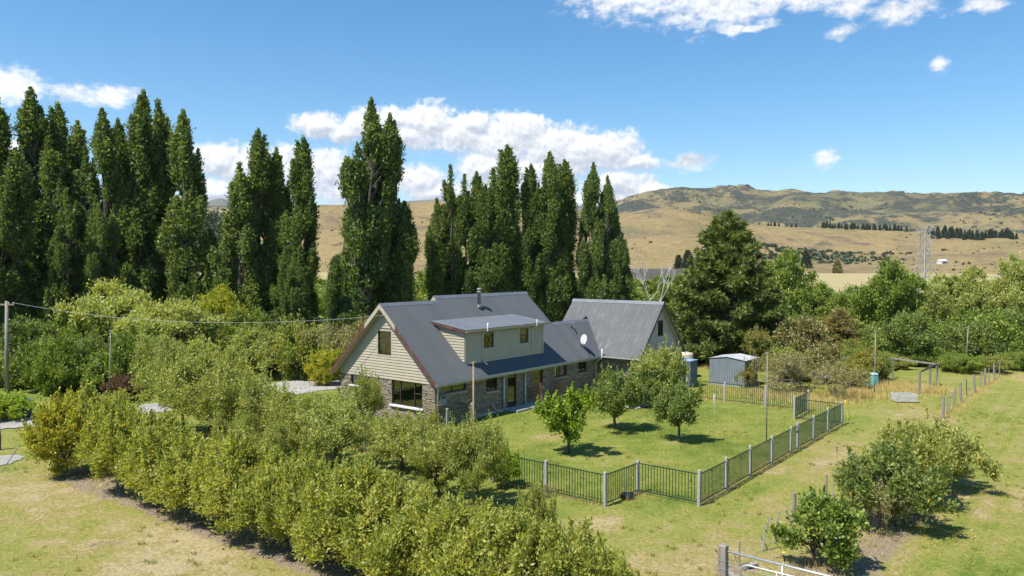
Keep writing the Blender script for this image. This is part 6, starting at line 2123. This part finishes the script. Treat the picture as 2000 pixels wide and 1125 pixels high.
gcn = 'conifers of the far shelter belts'
for (x0, x1, n, r, h0, h1) in ((1600, 1770, 30, 1640, 9, 15), (1812, 1868, 12, 1560, 13, 22), (1868, 1985, 24, 1540, 9, 19), (1480, 1560, 8, 1680, 7, 12)):
    for i in range(n):
        px = x0 + (x1 - x0) * (i + R.uniform(0, 1)) / n
        hh = R.uniform(h0, h1)
        plant('shelter_conifer', CON, on_hill(px, r + R.uniform(-25, 25)), 'small dark conifer in a far shelter belt on the tan terrace', 'conifer', gcn, (hh / 12.0 * 1.25, hh / 12.0 * 1.25, hh / 12.0), R.uniform(0, 6))
for px, r, hh, lb in ((1326, 700, 17, 'dark conifer pair tree beside the ploughed field'), (1344, 690, 21, 'taller dark conifer beside the ploughed field'), (1574, 900, 19, 'narrow dark conifer below the rocky knoll'), (1635, 830, 15, 'broad dark conifer under the rocky knoll')):
    az = math.atan((px - 1000) / FPX)
    p = Vector((r * math.sin(az), r * math.cos(az), max(0.0, float(hill_z(np.array([float(r)]), np.array([az]))[0]) - 0.4)))
    plant('field_conifer', CON, p, lb, 'conifer', None, (hh / 12 * 1.7, hh / 12 * 1.7, hh / 12), R.uniform(0, 6), M['brownish'] if px == 1635 else None)

# bushes and rocks scattered over the hills: nobody could count them
rng = np.random.RandomState(6)


def scatter(name, mat, cnt, smin, smax, rlo, rhi, thr, label, seed, flat=0.7):
    rg = np.random.RandomState(seed)
    V, F, base = [], [], 0
    got = 0
    a = np.radians(rg.uniform(-18, 36, cnt * 6) if name != 'knoll_scrub' else rg.normal(21.0, 2.6, cnt * 6))
    r = np.sqrt(rg.uniform(rlo ** 2, rhi ** 2, cnt * 6))
    x, y = r * np.sin(a), r * np.cos(a)
    keep = fbm(x / 160 + seed, y / 160, 4) > thr
    a, r, x, y = a[keep][:cnt], r[keep][:cnt], x[keep][:cnt], y[keep][:cnt]
    z = np.maximum(hill_z(r, a), 0.0 if rlo < 700 else -99)
    n = len(x)
    k = 14
    s = rg.uniform(smin, smax, n)
    c = np.stack([x, y, z], -1)[:, None, :] + unit(rg.normal(0, 1, (n * k, 3))).reshape(n, k, 3) * (rg.uniform(0.3, 1, (n, k, 1)) * s[:, None, None]) * np.array([1, 1, flat])
    c[:, :, 2] += (s * 0.35)[:, None]
    c = c.reshape(-1, 3)
    nr = rg.normal(0, 1, c.shape) + np.array([0, 0, 0.6])
    sz = np.repeat(s, k)[:, None]
    N = unit(nr)
    A = unit(np.cross(N, rg.normal(0, 1, c.shape)))
    B = np.cross(N, A)
    v = np.stack([c - A * sz * 0.55, c + B * sz * 0.5, c + A * sz * 0.55, c - B * sz * 0.5], 1).reshape(-1, 3)
    me = np_mesh(name, v, np.arange(len(v)).reshape(-1, 4), mat)
    tag(link(name, me), label, name.replace('_', ' '), kind='stuff')


scatter('hill_scrub', M['farpine'], 1800, 2.0, 5.0, 1900, 4200, 0.55, 'dark scrub bushes dotted over the far hills', 3)
scatter('terrace_scrub', leaf_mat('terrace_scrub_leaf', [(0.05, 0.055, 0.03), (0.085, 0.085, 0.045), (0.13, 0.12, 0.07)], 0.1, 0.3), 260, 1.0, 2.6, 760, 1800, 0.57, 'small bushes dotted over the tan terraces', 4)

scatter('knoll_scrub', M['farpine'], 420, 1.5, 4.5, 980, 1350, 0.30, 'dark scrub and rocks on the knoll below the terrace', 9)
# far wood behind the poplars
rg = np.random.RandomState(8)
n = 220
V = []
for i in range(n):
    px = rg.uniform(395, 475) if i % 2 else rg.uniform(-40, 30)
    dep = rg.uniform(330, 380)
    c = np.array([(px - 1000) / FPX * dep, dep, 0])
    h = ZTOP(rg.uniform(405, 450), dep)
    m_ = 60
    t = rg.uniform(0.25, 1, m_)
    a = rg.uniform(0, 6.28, m_)
    rr = 2.6 * (1.05 - t) + 0.2
    V.append((c + np.stack([np.cos(a) * rr, np.sin(a) * rr, t * h], -1)))
V = np.concatenate(V)
v, f = leaf_arrays(V, rg.normal(0, 1, V.shape), 1.7, 1.0, rg)
tag(link('far_wood', np_mesh('far_wood', v, f, M['farpine'])), 'dark far conifer wood glimpsed between the poplars', 'wood', kind='stuff')


# ------------------------------------------------------------------ grass and weeds
def blades(name, P, h, w, mat, label, seed, spread=0.35):
    rg = np.random.RandomState(seed)
    n = len(P)
    a = rg.uniform(0, 2 * np.pi, n)
    hh = h * rg.uniform(0.5, 1.3, (n, 1))
    d = np.stack([np.cos(a), np.sin(a), np.zeros(n)], -1)
    tip = P + np.array([0, 0, 1.0]) * hh + rg.normal(0, spread, (n, 3)) * np.array([1, 1, 0.1]) * hh
    v = np.stack([P - d * w, P + d * w, tip], 1).reshape(-1, 3)
    me = np_mesh(name, v, np.arange(3 * n).reshape(-1, 3), mat)
    tag(link(name, me), label, 'grass', kind='stuff')


rg = np.random.RandomState(12)


def along(a, b, n, wd, lift=-0.02):
    a, b = np.array(LW(*a)), np.array(LW(*b))
    t = rg.uniform(0, 1, (n, 1))
    p = a + (b - a) * t + rg.normal(0, wd, (n, 3))
    p[:, 2] = lift
    return p


def disc(px, py, r, n):
    c = np.array(G(px, py))
    p = c + rg.normal(0, r, (n, 3)) * np.array([1, 1, 0])
    p[:, 2] = -0.02
    return p


tall = np.concatenate([along((-6.2, 4), (-6.2, -14.8), 2600, 0.14), along((-3.9, -17.5), (14.7, -17.5), 2200, 0.14), along((17.5, -14.8), (17.5, -4), 1800, 0.20), along((20.9, -21.6), (40.8, -22.1), 3800, 0.28),
                       along((-10.5, -22.4), (4, -23.6), 3800, 0.55), disc(1230, 968, 0.5, 500), disc(1420, 762, 0.5, 700), disc(1390, 720, 1.2, 1600), disc(1950, 735, 2.2, 3200)])
blades('tall_grass', tall, 0.20, 0.006, M['drygrass'], 'dry tall grass along fences and old posts', 13)
weeds = np.concatenate([disc(1760, 758, 1.6, 3600), disc(1800, 762, 0.9, 1500), disc(1680, 768, 1.2, 1800), disc(1600, 780, 1.4, 2600), disc(1500, 772, 1.2, 1600), disc(1420, 720, 1.0, 1200), disc(1700, 775, 0.8, 900)])
blades('weeds', weeds, 0.36, 0.012, M['drygrass'], 'dry weeds around the fruit cage and shed', 14)
# lawn tufts
N_ = 150000
P = np.stack([rg.uniform(-26, 30, N_), rg.uniform(18, 58, N_), np.full(N_, -0.03)], -1)
keep = np.abs(P[:, 0]) < P[:, 1] * 0.72
P = P[keep]
P = P[fbm(P[:, 0] * 1.3, P[:, 1] * 1.3, 3) > 0.45]
dx, dy = P[:, 0] - HO.x, P[:, 1] - HO.y
lx, ly = dx * EX.x + dy * EX.y, dx * EY.x + dy * EY.y
P = P[~((lx > -0.3) & (lx < 23.5) & (ly > -0.3) & (ly < 9)) & ~((lx > 16.5) & (lx < 23.5) & (ly > -3.6) & (ly < 9))]
blades('lawn_grass', P, 0.075, 0.011, M['grassblade'], 'short tufty grass of lawn and paddock', 15, 0.6)

# ragged tufts and low weeds the mower missed
nt_ = 2600
tp = np.stack([rg.uniform(-24, 30, nt_), rg.uniform(18.5, 56, nt_)], -1)
tp = tp[(np.abs(tp[:, 0]) < tp[:, 1] * 0.72) & (fbm(tp[:, 0] * 0.35 + 4, tp[:, 1] * 0.35, 3) > 0.50)]
dx, dy = tp[:, 0] - HO.x, tp[:, 1] - HO.y
lx, ly = dx * EX.x + dy * EX.y, dx * EY.x + dy * EY.y
tp = tp[~((lx > -0.6) & (lx < 23.8) & (ly > -0.6) & (ly < 9)) & ~((lx > 16.3) & (lx < 23.8) & (ly > -3.9)) & ~((lx > -6) & (lx < 17) & (ly > -17.3) & (ly < 0) & (rg.uniform(0, 1, len(lx)) < 0.7))]
tq = np.repeat(tp, 16, axis=0) + rg.normal(0, 0.055, (len(tp) * 16, 2))
tq = np.concatenate([tq, np.full((len(tq), 1), -0.03)], 1)
blades('grass_tufts', tq, 0.13, 0.012, leaf_mat('tuft_blade', [(0.075, 0.105, 0.022), (0.115, 0.145, 0.030), (0.20, 0.185, 0.060)], 0.3, 0.3), 'ragged darker grass tufts in the mown ground', 21, 0.6)

# ------------------------------------------------------------------ the air
mh, nth, outh = new_mat('haze_air')
pv = nth.nodes.new('ShaderNodeVolumePrincipled')
pv.inputs['Color'].default_value = (0.80, 0.88, 1.0, 1)
pv.inputs['Density'].default_value = 0.000032
pv.inputs['Anisotropy'].default_value = 0.2
nth.links.new(pv.outputs[0], outh.inputs['Volume'])
hz = MB().box(-9500, 9500, -200, 9300, -60, 900).build('haze', mh)
tag(hz, 'thin blue air haze over the valley', 'haze', kind='stuff')
